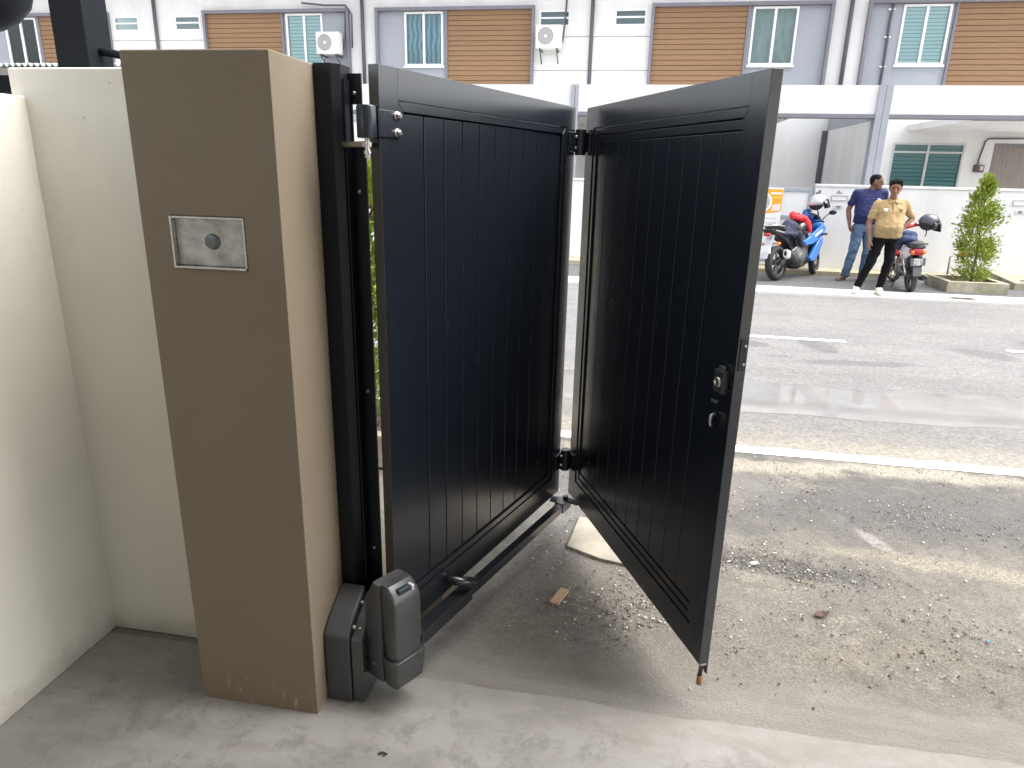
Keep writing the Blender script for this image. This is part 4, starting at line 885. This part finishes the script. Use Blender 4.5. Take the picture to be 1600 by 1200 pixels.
# fairing sides: upper, lower, black inset
for sy in (-1, 1):
    y0, y1 = sorted((sy*.165, sy*.215))
    fr = obj('side_fairing', PR([(.55, .64), (.72, .70), (.98, .82), (1.22, .92), (1.34, .86), (1.26, .72), (1.06, .64), (.84, .58), (.62, .57)], y0, y1), BLUEP, bx, bevel=.014, seg=3)
    obj('lower_fairing', PR([(1.22, .70), (1.06, .63), (.92, .50), (.76, .34), (.82, .28), (.98, .30), (1.10, .42), (1.22, .58)], y0+.004*sy, y1-.004*sy), BLUEP, bx, bevel=.014, seg=3)
    obj('decal', PR([(.90, .74), (1.18, .835), (1.20, .80), (.94, .70)], sy*.2155, sy*.2175), WHP, fr)
    obj('decal', PR([(1.0, .70), (1.14, .745), (1.12, .72), (1.0, .68)], sy*.2155, sy*.2175), mat('decal_dark', (.02, .03, .08), .4), fr)
    obj('fork', T([(1.33, sy*.085, .295), (1.14, sy*.085, .90)], [.026, .024], 10), BLKP, bx, smooth=True)
    obj('handlebar', T([(1.10, sy*.06, .96), (1.04, sy*.22, .98), (.97, sy*.34, .965)], [.014, .014, .018], 8), BLKP, bx, smooth=True)
    mi = obj('mirror_stalk', T([(1.28, sy*.12, .96), (1.30, sy*.24, 1.08), (1.30, sy*.30, 1.10)], .009, 6), BLKP, bx, smooth=True)
    bm = bmesh.new(); ell(bm, (1.30, sy*.34, 1.115), (.02, .075, .042)); obj('mirror', bm, BLKP, mi, smooth=True)
    obj('indicator', T([(1.16, sy*.20, .74), (1.16, sy*.32, .745)], [.012, .022], 8), BLKP, bx, smooth=True)
    it = obj('rear_indicator_stalk', T([(-.22, sy*.03, .64), (-.22, sy*.14, .64)], .01, 6), BLKP, bx, smooth=True)
    bm = bmesh.new(); ell(bm, (-.22, sy*.16, .64), (.022, .045, .032)); obj('rear_indicator', bm, ORL, it, smooth=True)
obj('nose_fairing', LF([(1.12, .92, .19, .10), (1.28, .90, .19, .13), (1.44, .84, .13, .10), (1.52, .80, .06, .05)]), BLUEP, bx, smooth=True)
obj('windscreen', LF([(1.08, 1.10, .13, .03), (1.24, 1.03, .15, .06), (1.36, .95, .13, .05)]), BLKP, bx, smooth=True)
obj('fuel_tank', LF([(.52, .80, .10, .07), (.64, .86, .15, .12), (.82, .90, .16, .13), (1.0, .90, .12, .09), (1.06, .89, .07, .05)]), BLKP, bx, smooth=True)
obj('rider_seat', LF([(.16, .83, .10, .04), (.3, .80, .14, .045), (.48, .78, .13, .04), (.56, .79, .08, .03)]), SEATM, bx, smooth=True)
obj('pillion_seat', LF([(-.28, .93, .07, .03), (-.16, .93, .10, .045), (.02, .91, .11, .05), (.16, .87, .10, .04)]), SEATM, bx, smooth=True)
tl = obj('tail_section', PR([(-.30, .90), (-.10, .89), (.14, .83), (.36, .76), (.52, .72), (.50, .58), (.40, .46), (.30, .52), (.16, .66), (-.08, .76), (-.28, .84)], -.10, .10), BLKP, bx, bevel=.02, seg=3)
for sy in (-1, 1): obj('tail_stripe', PR([(-.20, .875), (.10, .825), (.40, .73), (.40, .71), (.10, .80), (-.20, .855)], sy*.101, sy*.104), SILV, tl)
obj('grab_rail', T([(.06, .12, .92), (-.20, .13, .95), (-.32, .06, .95), (-.32, -.06, .95), (-.20, -.13, .95), (.06, -.12, .92)], .011, 8), SILV, tl, smooth=True)
bm = bmesh.new(); ell(bm, (-.31, 0, .80), (.03, .075, .032)); obj('tail_light', bm, REDL, tl, smooth=True)
obj('rear_mudguard', PR([(-.22, .80), (-.30, .62), (-.42, .40), (-.405, .39), (-.26, .60), (-.14, .78)], -.06, .06), SILV, bx, bevel=.006)
obj('licence_plate', B(-.36, -.345, -.09, .09, .48, .62), WHP, bx)
obj('swingarm', (lambda b: (bar(b, (0, .1, .30), (.45, .08, .36), .03, .06), bar(b, (0, -.1, .30), (.45, -.08, .36), .03, .06), b)[-1])(bmesh.new()), ENG, bx, bevel=.005)
ex = obj('silencer', LF([(.03, .44, .055, .075, -.19), (.10, .42, .065, .085, -.19), (.30, .33, .062, .08, -.18), (.40, .27, .03, .04, -.16)]), mat('silencer_dark', (.06, .06, .065), .4, .6), bx, smooth=True)
obj('silencer_tip', LF([(-.035, .465, .048, .070, -.19), (.035, .44, .058, .080, -.19)]), WHP, ex, bevel=.004); obj('outlet', LF([(-.04, .465, .024, .040, -.19), (-.036, .465, .024, .040, -.19)]), BLKP, ex)
obj('heel_plate', PR([(.14, .50), (.30, .56), (.42, .52), (.44, .42), (.36, .40), (.24, .47)], -.215, -.20), CHROME, bx, bevel=.004)
obj('front_mudguard', LF([(1.12, .52, .05, .03), (1.22, .60, .065, .03), (1.36, .615, .065, .028), (1.46, .57, .055, .025)]), BLKP, bx, smooth=True)
obj('shock', T([(.30, 0, .42), (.42, 0, .70)], .035, 10), ENG, bx, smooth=True); obj('side_stand', T([(.5, .14, .28), (.42, .26, .03), (.39, .29, -.005)], .012, 6), BLKP, bx)
NAVY = mat('navy_cloth', (.020, .026, .055), .85, 0, .5, 5, .5, 14); REDC = mat('red_cloth', (.62, .025, .035), .8, 0, .3, 5, .4, 14); BLUC = mat('blue_cloth', (.03, .10, .32), .8, 0, .4, 5); JEANB = mat('dark_blue_cloth', (.008, .016, .055), .85, 0, .65, 7, .6, 18, col2=(.035, .06, .14))
ca, sa = math.cos(R(50)), math.sin(R(50))
def bl(x, y, z): return (2.47+x*ca-y*sa-.12*z*sa*1.0, 12.75+x*sa+y*ca+.12*z*ca, z+.016)
jacket('jacket', 'navy blue jacket heaped on the seat of the blue motorcycle', bl(.34, 0, .80), R(50), [[((-.20, 0, .0), (.12, .17, .06)), ((.16, 0, -.04), (.12, .18, .09))], [((.02, 0, .15), (.10, .10, .08)), ((.20, .02, .08), (.10, .13, .10)), ((-.16, 0, .03), (.08, .12, .05))], [((.12, -.17, -.02), .06), ((.18, -.20, -.20), .05)], [((.20, .16, .0), .07), ((.16, .19, -.12), .05)]], NAVY)
jacket('jacket', 'bright red jacket draped over the tank of the blue motorcycle', bl(.66, 0, 1.0), R(50), [[((-.04, 0, .06), (.08, .11, .06)), ((.12, -.02, .02), (.09, .14, .08))], [((.12, -.13, -.02), .06), ((.15, -.19, -.16), .045)], [((-.05, .06, .10), .06), ((.05, .1, .10), .05)]], REDC)
jacket('cloth_bundle', 'light blue cloth bundle on the handlebar of the blue motorcycle', bl(.98, 0, 1.10), R(50), [[((-.06, -.04, -.02), .05), ((.06, .02, .05), (.07, .07, .045))], [((.05, -.08, -.04), .05), ((.08, .06, 0), .05)]], BLUC, 'cloth')
helmet_at('helmet', 'silver grey helmet with clear visor on the blue motorcycle handlebar', bl(1.08, -.16, 1.315), (R(4), R(-8), R(8)), SILV, 1.12)
obj('helmet_hook_strap', T([(0, 0, -.1), (.02, 0, -.28)], .006, 6), SEATM, bpy.data.objects['helmet'])

# --- red underbone motorcycle, seen from behind
HD = 84
rb = thing('underbone_motorcycle', 'red and white small motorcycle seen from behind next to the planter', 'motorcycle', (4.44, 12.12, .016), R(HD)); rb.rotation_euler = (R(-5), 0, R(HD))
wheel(rb, 0, .285, .085, 5); wheel(rb, 1.22, .285, .075, 5, steer=Matrix.Rotation(R(10), 4, 'Z'))
obj('rear_body', LF([(-.26, .70, .09, .05), (-.16, .68, .125, .10), (.05, .64, .135, .13), (.30, .60, .12, .13), (.45, .56, .08, .08)]), WHP, rb, smooth=True)
obj('under_body', LF([(-.22, .57, .085, .09), (-.05, .52, .10, .12), (.2, .46, .10, .12), (.5, .40, .09, .12), (.75, .40, .08, .10)]), BLKP, rb, smooth=True)
obj('seat', LF([(-.24, .775, .10, .03), (-.10, .785, .125, .04), (.2, .77, .13, .045), (.48, .75, .10, .04), (.60, .74, .05, .02)]), SEATM, rb, smooth=True)
tl = obj('tail_light', LF([(-.315, .665, .085, .040), (-.29, .67, .115, .055), (-.22, .68, .12, .060)]), REDL, rb, smooth=True)
for sy in (-1, 1):
    bm = bmesh.new(); ell(bm, (-.298, sy*.077, .667), (.026, .030, .036)); obj('indicator', bm, ORL, tl, smooth=True)
obj('tail_cowl', LF([(-.30, .735, .10, .016), (-.16, .745, .125, .03), (.0, .75, .12, .02)]), BLKP, rb, smooth=True)
obj('grab_rail', T([(.02, .13, .77), (-.22, .14, .78), (-.33, .08, .76), (-.33, -.08, .76), (-.22, -.14, .78), (.02, -.13, .77)], .011, 8), BLKP, rb, smooth=True)
npl = obj('number_plate', B(-.345, -.335, -.105, .105, .46, .58), mat('number_plate_grey', (.13, .13, .145), .5), rb, bevel=.004)
for tx_, z in (('PEH', .545), ('7586', .492)):
    tx = bpy.data.curves.new('plate_text', 'FONT'); tx.body = tx_; tx.size = .068; tx.align_x = 'CENTER'; tx.align_y = 'CENTER'; tx.extrude = .0005; tx.offset = .0022
    me = evaluated_mesh(bpy.data.objects.new('plate_text', tx))
    me.transform(Matrix.Translation((-.3465, 0, z)) @ Matrix.Rotation(R(-90), 4, 'Z') @ Matrix.Rotation(R(90), 4, 'X')); obj('lettering', me, WHP, npl)
obj('mudflap', PR([(-.33, .46), (-.355, .30), (-.34, .30), (-.315, .46)], -.06, .06), mat('mudflap_grey', (.12, .12, .125), .7), rb, bevel=.004)
obj('mudguard', PR([(-.20, .60), (-.30, .56), (-.345, .44), (-.33, .44), (-.26, .54), (-.1, .58)], -.065, .065), BLKP, rb, bevel=.006)
ex = obj('silencer', LF([(-.16, .24, .042, .042, -.17), (-.12, .24, .05, .05, -.17), (.20, .215, .045, .045, -.15), (.34, .21, .02, .02, -.12)]), mat('silencer_dark', (0, 0, 0)), rb, smooth=True); obj('outlet', LF([(-.166, .24, .025, .025, -.17), (-.161, .24, .025, .025, -.17)]), PLAST, ex); obj('heat_shield', B(-.10, .12, -.226, -.214, .22, .27), CHROME, ex, bevel=.004)
obj('engine', LF([(.40, .30, .09, .09), (.55, .29, .12, .11), (.72, .32, .09, .10)]), ENG, rb, smooth=True)
obj('swingarm', (lambda b: (bar(b, (0, .08, .285), (.42, .07, .32), .025, .05), bar(b, (0, -.08, .285), (.42, -.07, .32), .025, .05), b)[-1])(bmesh.new()), ENG, rb, bevel=.004)
for sy in (-1, 1):
    obj('shock', T([(0, sy*.09, .30), (.12, sy*.11, .60)], [.02, .026], 8), CHROME, rb, smooth=True)
    obj('leg_shield', PR([(.74, .42), (.80, .66), (.98, .84), (1.06, .80), (.96, .52), (.84, .36)], sy*.12, sy*.19), REDP if sy > 0 else WHP, rb, bevel=.014, seg=3)
    obj('fork', T([(1.22, sy*.07, .285), (1.02, sy*.07, .80)], .022, 8), ENG, rb, smooth=True)
    gpo = obj('grip', T([(.90, sy*.20, 1.0), (.86, sy*.36, .985)], .019, 10), RUBBER, rb, smooth=True); obj('lever', T([(.93, sy*.18, 1.0), (.96, sy*.34, .98)], .006, 6), CHROME, gpo)
obj('steering_column', T([(1.06, 0, .70), (.95, 0, .96)], .05, 10), REDP, rb, smooth=True)
bc = obj('handlebar_cover', LF([(.84, .985, .16, .035), (.90, 1.0, .24, .055), (.98, 1.0, .22, .07), (1.06, .96, .12, .07), (1.12, .92, .06, .05)]), REDP, rb, smooth=True)
bm = bmesh.new(); ell(bm, (.875, -.01, 1.035), (.045, .075, .02)); obj('speedometer', bm, WHP, bc, smooth=True)
obj('front_mudguard', LF([(1.02, .50, .05, .03), (1.14, .585, .06, .025), (1.28, .59, .06, .025), (1.40, .53, .05, .02)]), REDP, rb, smooth=True)
obj('side_stand', T([(.40, .08, .26), (.36, .19, .05), (.34, .22, .0)], .012, 6), BLKP, rb); obj('foot_peg', T([(.30, -.08, .30), (.28, -.22, .30)], .014, 6), RUBBER, rb)
ca2, sa2 = math.cos(R(HD)), math.sin(R(HD))
def rl(x, y, z): return (4.44+x*ca2-y*sa2-.087*z*sa2, 12.12+x*sa2+y*ca2, z+.016)
jacket('jacket', 'dark blue jacket bundled on the red motorcycle seat', rl(.10, .04, .80), R(HD), [[((-.14, .04, .03), (.09, .11, .05)), ((.15, .03, .06), (.13, .15, .08))], [((.02, .02, .10), (.10, .12, .06)), ((.2, 0, .09), (.08, .09, .06))], [((.0, .13, .0), .05), ((.02, .155, -.12), .04)]], JEANB)
helmet_at('helmet', 'dark grey open face helmet with clear visor on the red motorcycle handlebar', rl(.86, -.40, 1.055), (R(2), R(12), R(-12)), mat('helmet_dark', (.05, .05, .06), .3, coat=.4), 1.1)

# ================================================================= PEOPLE
SKIN1 = mat('skin_brown', (0.2295, 0.1105, 0.06375), .5, 0, .12, 10); SKIN2 = mat('skin_dark', (0.1615, 0.0748, 0.04675), .5, 0, .12, 10); HAIR = mat('black_hair', (.007, .0065, .007), .85, 0, .3, 40, .5, 90, .15)
TAN = mat('tan_polo', (0.352, 0.2464, 0.1188), .85, 0, .14, 8, .35, 16); NAVYS = mat('royal_navy_shirt', (.007, .011, .075), .8, 0, .2, 7, .35, 14); BLKT = mat('black_trousers', (.007, .007, .009), .9, 0, .3, 8, .3, 20, .12); DENIM = mat('blue_denim', (0.0315, 0.0675, 0.1305), .85, 0, .45, 5, .4, 26, col2=(.105, .175, .27))
SHOE = mat('cream_shoe', (.66, .66, .56), .6); SOLE = mat('shoe_sole', (.55, .54, .47), .7); SAND = mat('brown_sandal', (.07, .04, .03), .6); EYE = mat('eye_dark', (.02, .015, .012), .3); LIP = mat('lip', (.24, .09, .07), .5); WPATCH = mat('white_patch', (.8, .8, .8), .7)
def V(*a): return Vector(a)
def capsules(bm, chain):
    for (p0, r0), (p1, r1) in zip(chain, chain[1:]): hull(bm, [(p0, r0), (p1, r1)])
def hand(bm, wr, d, palmn, side, curl=.5, s=1.):
    """wr wrist, d along the hand, palmn palm normal, side = direction of the thumb"""
    d, palmn, side = d.normalized(), palmn.normalized(), side.normalized()
    hull(bm, [(wr, .026*s), (wr+d*.045*s+side*.020*s, .017*s), (wr+d*.045*s-side*.020*s, .017*s), (wr+d*.085*s+side*.026*s, .013*s), (wr+d*.085*s-side*.028*s, .012*s)])
    for k, ln in enumerate((.070, .078, .072, .056)):
        b0 = wr+d*.085*s+side*(.027-.018*k)*s; c = curl
        d1 = (d*math.cos(c*.5)+palmn*math.sin(c*.5)); d2 = (d*math.cos(c*1.3)+palmn*math.sin(c*1.3)); d3 = (d*math.cos(c*2)+palmn*math.sin(c*2))
        p1 = b0+d1*ln*.45*s; p2 = p1+d2*ln*.32*s; p3 = p2+d3*ln*.25*s
        capsules(bm, [(b0, .0098*s), (p1, .009*s), (p2, .0084*s), (p3, .0075*s)])
    t0 = wr+d*.025*s+side*.025*s; t1 = t0+(d*.6+side*.7+palmn*.3).normalized()*.038*s; t2 = t1+(d*.95+side*.2+palmn*.3).normalized()*.03*s
    capsules(bm, [(t0, .014*s), (t1, .0105*s), (t2, .0085*s)])
def head(par, bm, c, yaw, tilt, skin, hair, style):
    """adds the head to the body bmesh; face details become children. c = head centre, face along local -y turned by yaw"""
    M0 = Matrix.Translation(c) @ Matrix.Rotation(yaw, 4, 'Z') @ Matrix.Rotation(tilt, 4, 'X') @ Matrix.Scale(1.09, 4)
    def P(x, y, z): return M0 @ V(x, y, z)
    tmp = bmesh.new()
    hull(tmp, [(V(0, .010, .035), (.073, .092, .080)), (V(0, -.004, -.015), (.068, .080, .070)), (V(0, -.032, -.085), (.036, .036, .028)), (V(0, -.062, .045), (.05, .028, .05))])
    hull(tmp, [(V(0, -.085, .015), .010), (V(0, -.105, -.022), .012)]); hull(tmp, [(V(-.013, -.092, -.028), .010), (V(.013, -.092, -.028), .010)])
    hull(tmp, [(V(-.042, -.074, .026), .012), (V(.042, -.074, .026), .012)])
    hull(tmp, [(V(-.02, -.078, -.060), .010), (V(.02, -.078, -.060), .010)]); hull(tmp, [(V(-.014, -.074, -.088), .014), (V(.014, -.074, -.088), .014)])
    for s in (-1, 1): hull(tmp, [(V(s*.074, .012, .018), (.010, .018, .020)), (V(s*.073, .006, -.018), (.008, .012, .012))]); 
    bmesh.ops.transform(tmp, matrix=M0, verts=tmp.verts); me = bpy.data.meshes.new('t'); tmp.to_mesh(me); tmp.free(); bm.from_mesh(me); bpy.data.meshes.remove(me)
    for s in (-1, 1):
        b = bmesh.new(); ell(b, P(s*.031, -.080, .006), (.014, .006, .006), Matrix.Rotation(yaw, 4, 'Z'), 10); obj('eye', b, EYE, par, world=True, smooth=True)
        b = bmesh.new(); hull(b, [(P(s*.016, -.088, .028), .005), (P(s*.048, -.078, .030), .0045)]); obj('eyebrow', b, hair, par, world=True, smooth=True)
    b = bmesh.new(); hull(b, [(P(-.022, -.087, -.060), .0045), (P(0, -.092, -.059), .006), (P(.022, -.087, -.060), .0045)]); obj('mouth', b, LIP, par, world=True, smooth=True)
    b = bmesh.new(); tmp = bmesh.new()
    if style == 'full':
        hull(tmp, [(V(0, .012, .075), (.082, .098, .058)), (V(0, .045, .035), (.080, .070, .060))]); hull(tmp, [(V(-.03, -.060, .098), (.045, .03, .026)), (V(.035, -.055, .102), (.045, .03, .028))])
        for s in (-1, 1): hull(tmp, [(V(s*.070, .0, .050), (.012, .03, .03)), (V(s*.071, .012, .015), (.008, .016, .02))])
        hull(tmp, [(V(0, .05, .0), (.06, .05, .06)), (V(0, .06, -.02), (.05, .035, .03))]); amp = .007
    else:
        hull(tmp, [(V(0, .014, .062), (.077, .092, .062)), (V(0, .04, .03), (.074, .068, .055))]); hull(tmp, [(V(0, .05, .0), (.06, .048, .055)), (V(0, .055, -.02), (.05, .035, .03))]); amp = .0015
    bmesh.ops.transform(tmp, matrix=M0, verts=tmp.verts); me = bpy.data.meshes.new('t'); tmp.to_mesh(me); tmp.free(); b.from_mesh(me); bpy.data.meshes.remove(me)
    m_ = remesh(b, .006, 2, amp, 45); m_.transform(Matrix.Translation(-wloc(par))); obj('hair', m_, hair, par)
def garment(name, par, parts, m, vox=.010, amp=.006, nsc=9, sm=5):
    bm = bmesh.new()
    for q in parts: hull(bm, q)
    me = remesh(bm, vox, sm, amp, nsc); me.transform(Matrix.Translation(-wloc(par))); return obj(name, me, m, par)
def shoe(par, heel, toe, w, h, m, sole=True, low=False):
    heel, toe = Vector(heel), Vector(toe); d = (toe-heel).normalized(); bm = bmesh.new(); z0 = heel.z
    if low: hull(bm, [(heel+V(0, 0, .012), (w*.8, w*.8, .012)), (heel.lerp(toe, .7)+V(0, 0, .012), (w, w, .012)), (toe+V(0, 0, .012), (w*.75, w*.75, .012))])
    else:
        hull(bm, [(heel+V(0, 0, .045), (w*.85, w*.85, .042)), (heel+d*.05+V(0, 0, .09), (w*.85, w*.85, .025)), (heel.lerp(toe, .55)+V(0, 0, .045), (w, w, .038)), (heel.lerp(toe, .85)+V(0, 0, .036), (w*.95, w*.95, .028)), (toe+V(0, 0, .03), (w*.6, w*.6, .02))])
        hull(bm, [(heel+V(0, 0, .09), (w*.9, w*.9, .03)), (heel+d*.03+V(0, 0, .11), (w*.95, w*.95, .02))])
    me = remesh(bm, .008, 2); me.transform(Matrix.Translation(-wloc(par))); s = obj('sandal' if low else 'shoe', me, m, par)
    if sole:
        b = bmesh.new(); hull(b, [(heel+V(0, 0, .008), (w*.95, w*.95, .011)), (heel.lerp(toe, .75)+V(0, 0, .008), (w*1.1, w*1.1, .011)), (toe+V(0, 0, .010), (w*.7, w*.7, .010))]); obj('sole', b, SOLE, s, world=True, smooth=True)
    return s

# --- man in tan polo shirt, at the kerb
Y0 = 11.62; Z0 = .03
t1 = thing('person', 'person in tan polo shirt and black trousers, hand on hip, standing at the kerb', 'person', (3.66, Y0, Z0))
hL, hR = V(3.70, Y0, .93), V(3.87, Y0+.01, .93); kL, kR = V(3.595, Y0-.05, .51), V(3.865, Y0-.03, .52); aL, aR = V(3.485, Y0+.01, .12), V(3.820, Y0+.03, .12)
sL, sR = V(3.585, Y0, 1.395), V(3.965, Y0+.02, 1.40); eL, wL = V(3.495, Y0-.01, 1.115), V(3.525, Y0-.07, .865); eR, wR = V(4.135, Y0+.10, 1.195), V(3.985, Y0+.02, 1.045)
bm = bmesh.new(); hc = V(3.782, Y0-.02, 1.625)
head(t1, bm, hc, R(-16), R(10), SKIN1, HAIR, 'full')
hull(bm, [(V(3.780, Y0+.012, 1.43), (.058, .058, .05)), (V(3.781, Y0, 1.54), (.052, .055, .05))])
hull(bm, [(sL, .055), (sR, .055), (V(3.78, Y0, 1.2), (.13, .09, .1))]); hull(bm, [(V(3.78, Y0, 1.2), (.13, .09, .1)), (V(3.785, Y0, .97), (.14, .09, .08))])
for a in ([(sL, .05), (eL, .040), (wL, .027)], [(sR, .05), (eR, .040), (wR, .027)], [(hL, .08), (kL, .055), (aL, .036)], [(hR, .08), (kR, .055), (aR, .036)]): capsules(bm, a)
capsules(bm, [(eL, .040), (eL.lerp(wL, .35), .041), (wL, .026)]); capsules(bm, [(eR, .040), (eR.lerp(wR, .35), .041), (wR, .026)])
for a_, d_ in ((aL, V(-.05, -.13, -.06)), (aR, V(-.03, -.13, -.06))): hull(bm, [(a_+V(0, .02, -.05), .03), (a_+d_, .028)])
hand(bm, wL, V(.02, -.05, -1), V(.75, .55, 0), V(.3, -1, 0), .55, 1.05); hand(bm, wR, V(-.85, -.2, -.35), V(-.1, -.6, -.9), V(-.2, -.9, .5), .5, 1.)
me = remesh(bm, .0065, 2); me.transform(Matrix.Translation(-t1.location)); obj('body', me, SKIN1, t1)
up = V(3.785, Y0, 0)
sh = garment('polo_shirt', t1, [[(sL+V(.03, 0, 0), (.075, .075, .065)), (sR+V(-.03, 0, 0), (.075, .075, .065)), (V(3.78, Y0+.01, 1.44), (.09, .07, .04)), (V(3.775, Y0-.02, 1.25), (.200, .130, .10))],
    [(V(3.775, Y0-.02, 1.25), (.200, .130, .10)), (V(3.770, Y0-.055, 1.06), (.205, .165, .10)), (V(3.785, Y0-.02, .935), (.208, .145, .055))],
    [(sL, (.072, .07, .065)), (sL.lerp(eL, .70), (.066, .068, .045))], [(sR, (.072, .07, .065)), (sR.lerp(eR, .72), (.062, .068, .052))]], TAN, .008, .011, 8, 4)
for s in (-1, 1):
    b = bmesh.new(); hull(b, [(V(3.780+s*.062, Y0+.02, 1.485), .014), (V(3.780+s*.066, Y0-.035, 1.475), .012), (V(3.778+s*.012, Y0-.088, 1.435), .010), (V(3.778+s*.060, Y0-.082, 1.415), .009)]); obj('collar', b, TAN, sh, world=True, smooth=True)
b = bmesh.new(); hull(b, [(V(3.777, Y0-.100, 1.41), (.014, .008, .01)), (V(3.775, Y0-.140, 1.28), (.014, .008, .01))]); obj('placket', b, TAN, sh, world=True, smooth=True)
b = bmesh.new(); hull(b, [(V(3.665, Y0-.120, 1.325), (.030, .008, .016)), (V(3.675, Y0-.123, 1.305), (.024, .008, .010))]); obj('chest_badge', b, WPATCH, sh, world=True, smooth=True)
b = bmesh.new(); hull(b, [(V(3.875, Y0-.118, 1.335), (.036, .007, .007)), (V(3.885, Y0-.122, 1.30), (.02, .006, .006))]); obj('chest_embroidery', b, mat('embroidery', (.25, .16, .09), .8), sh, world=True, smooth=True)
garment('trousers', t1, [[(V(3.785, Y0, .97), (.155, .115, .05)), (hL, (.105, .11, .08)), (hR, (.105, .11, .08)), (V(3.785, Y0, .86), (.12, .10, .05))], [(hL+V(0, 0, -.02), (.10, .105, .08)), (kL, (.068, .072, .07))], [(kL, (.068, .072, .07)), (aL+V(0, .01, .02), (.052, .058, .05))], [(hR+V(0, 0, -.02), (.10, .105, .08)), (kR, (.068, .072, .07))], [(kR, (.068, .072, .07)), (aR+V(0, .01, .02), (.052, .058, .05))]], BLKT, .008, .010, 10, 3)
shoe(t1, (3.490, Y0+.055, .03), (3.418, Y0-.185, .03), .053, .09, SHOE); shoe(t1, (3.822, Y0+.075, .03), (3.792, Y0-.175, .03), .053, .09, SHOE)

# --- man in navy T-shirt and jeans, looking away to the right
Y1 = 13.22
t2 = thing('person', 'person in navy blue T-shirt and blue jeans looking aside, by the white wall', 'person', (3.90, Y1, .016))
hL, hR = V(3.825, Y1, .96), V(3.995, Y1+.02, .96); kL, kR = V(3.785, Y1-.04, .54), V(4.035, Y1, .55); aL, aR = V(3.735, Y1+.03, .12), V(4.03, Y1+.05, .12)
sL, sR = V(3.715, Y1+.02, 1.525), V(4.125, Y1-.02, 1.53); eL, wL = V(3.625, Y1+.06, 1.235), V(3.660, Y1-.01, .99); eR, wR = V(4.22, Y1+.05, 1.24), V(4.15, Y1-.04, 1.0)
bm = bmesh.new(); hc = V(3.985, Y1-.02, 1.705)
head(t2, bm, hc, R(68), R(2), SKIN2, HAIR, 'short')
hull(bm, [(V(3.925, Y1+.012, 1.53), (.066, .062, .05)), (V(3.955, Y1, 1.63), (.056, .058, .05))])
hull(bm, [(sL, .06), (sR, .06), (V(3.92, Y1, 1.3), (.14, .09, .1))]); hull(bm, [(V(3.92, Y1, 1.3), (.14, .09, .1)), (V(3.91, Y1, 1.0), (.14, .09, .08))])
for a in ([(sL, .054), (eL, .043), (wL, .029)], [(sR, .054), (eR, .043), (wR, .029)], [(hL, .08), (kL, .055), (aL, .036)], [(hR, .08), (kR, .055), (aR, .036)]): capsules(bm, a)
capsules(bm, [(eL, .043), (eL.lerp(wL, .35), .044), (wL, .028)])
hand(bm, wL, V(.25, -.25, -1), V(.8, .3, .1), V(.2, -1, 0), .6, 1.08); hand(bm, wR, V(-.2, -.2, -1), V(-.8, .3, .1), V(-.2, -1, 0), .6, 1.08)
for a_, d_ in ((aL, V(-.14, -.10, -.075)), (aR, V(-.05, -.15, -.075))): hull(bm, [(a_+V(0, .02, -.055), .034), (a_+d_, (.034, .034, .022))])
me = remesh(bm, .0065, 2); me.transform(Matrix.Translation(-t2.location)); obj('body', me, SKIN2, t2)
sh = garment('tshirt', t2, [[(sL+V(.03, 0, 0), (.078, .078, .068)), (sR+V(-.03, 0, 0), (.078, .078, .068)), (V(3.922, Y1+.01, 1.565), (.10, .072, .04)), (V(3.915, Y1-.02, 1.35), (.215, .135, .10))],
    [(V(3.915, Y1-.02, 1.35), (.215, .135, .10)), (V(3.90, Y1-.05, 1.15), (.198, .158, .10)), (V(3.90, Y1-.02, 1.04), (.190, .140, .04))],
    [(sL, (.076, .074, .068)), (sL.lerp(eL, .62), (.068, .070, .05))], [(sR, (.076, .074, .068)), (sR.lerp(eR, .62), (.068, .070, .05))]], NAVYS, .008, .011, 8, 4)
b = bmesh.new(); hull(b, [(V(4.03, Y1-.125, 1.43), (.03, .007, .010)), (V(4.04, Y1-.125, 1.425), (.024, .007, .010))]); obj('chest_logo', b, WPATCH, sh, world=True, smooth=True)
jn = garment('jeans', t2, [[(V(3.91, Y1, 1.02), (.160, .118, .04)), (hL, (.108, .115, .08)), (hR, (.108, .115, .08)), (V(3.91, Y1, .88), (.12, .10, .05))], [(hL+V(0, 0, -.02), (.105, .11, .08)), (kL, (.080, .082, .07))], [(kL, (.080, .082, .07)), (aL+V(0, .01, -.015), (.072, .080, .05))], [(hR+V(0, 0, -.02), (.105, .11, .08)), (kR, (.080, .082, .07))], [(kR, (.080, .082, .07)), (aR+V(0, .01, -.015), (.072, .080, .05))]], DENIM, .008, .011, 11, 3)
b = bmesh.new(); lathe(b, [(.166, -.018), (.170, -.018), (.170, .018), (.166, .018)], Matrix.Translation((3.91, Y1, 1.035)) @ Matrix.Diagonal((1, .76, 1, 1)), 32, True); obj('belt', b, SEATM, jn, world=True)
shoe(t2, (3.745, Y1+.07, .012), (3.585, Y1-.115, .012), .046, .03, SAND, False, True); shoe(t2, (4.03, Y1+.09, .012), (3.975, Y1-.14, .012), .046, .03, SAND, False, True)
for hx, tx_ in (((3.745, Y1+.07), (3.585, Y1-.115)), ((4.03, Y1+.09), (3.975, Y1-.14))):
    c = V(hx[0]+(tx_[0]-hx[0])*.6, hx[1]+(tx_[1]-hx[1])*.6, .045); d = V(tx_[0]-hx[0], tx_[1]-hx[1], 0).normalized(); s = V(-d.y, d.x, 0)
    obj('sandal_strap', T([c-s*.05-V(0, 0, .03), c-s*.035+V(0, 0, .012), c+V(0, 0, .022), c+s*.035+V(0, 0, .012), c+s*.05-V(0, 0, .03)], .010, 6), SAND, t2, world=True)

bpy.data.scenes.remove(_scr)
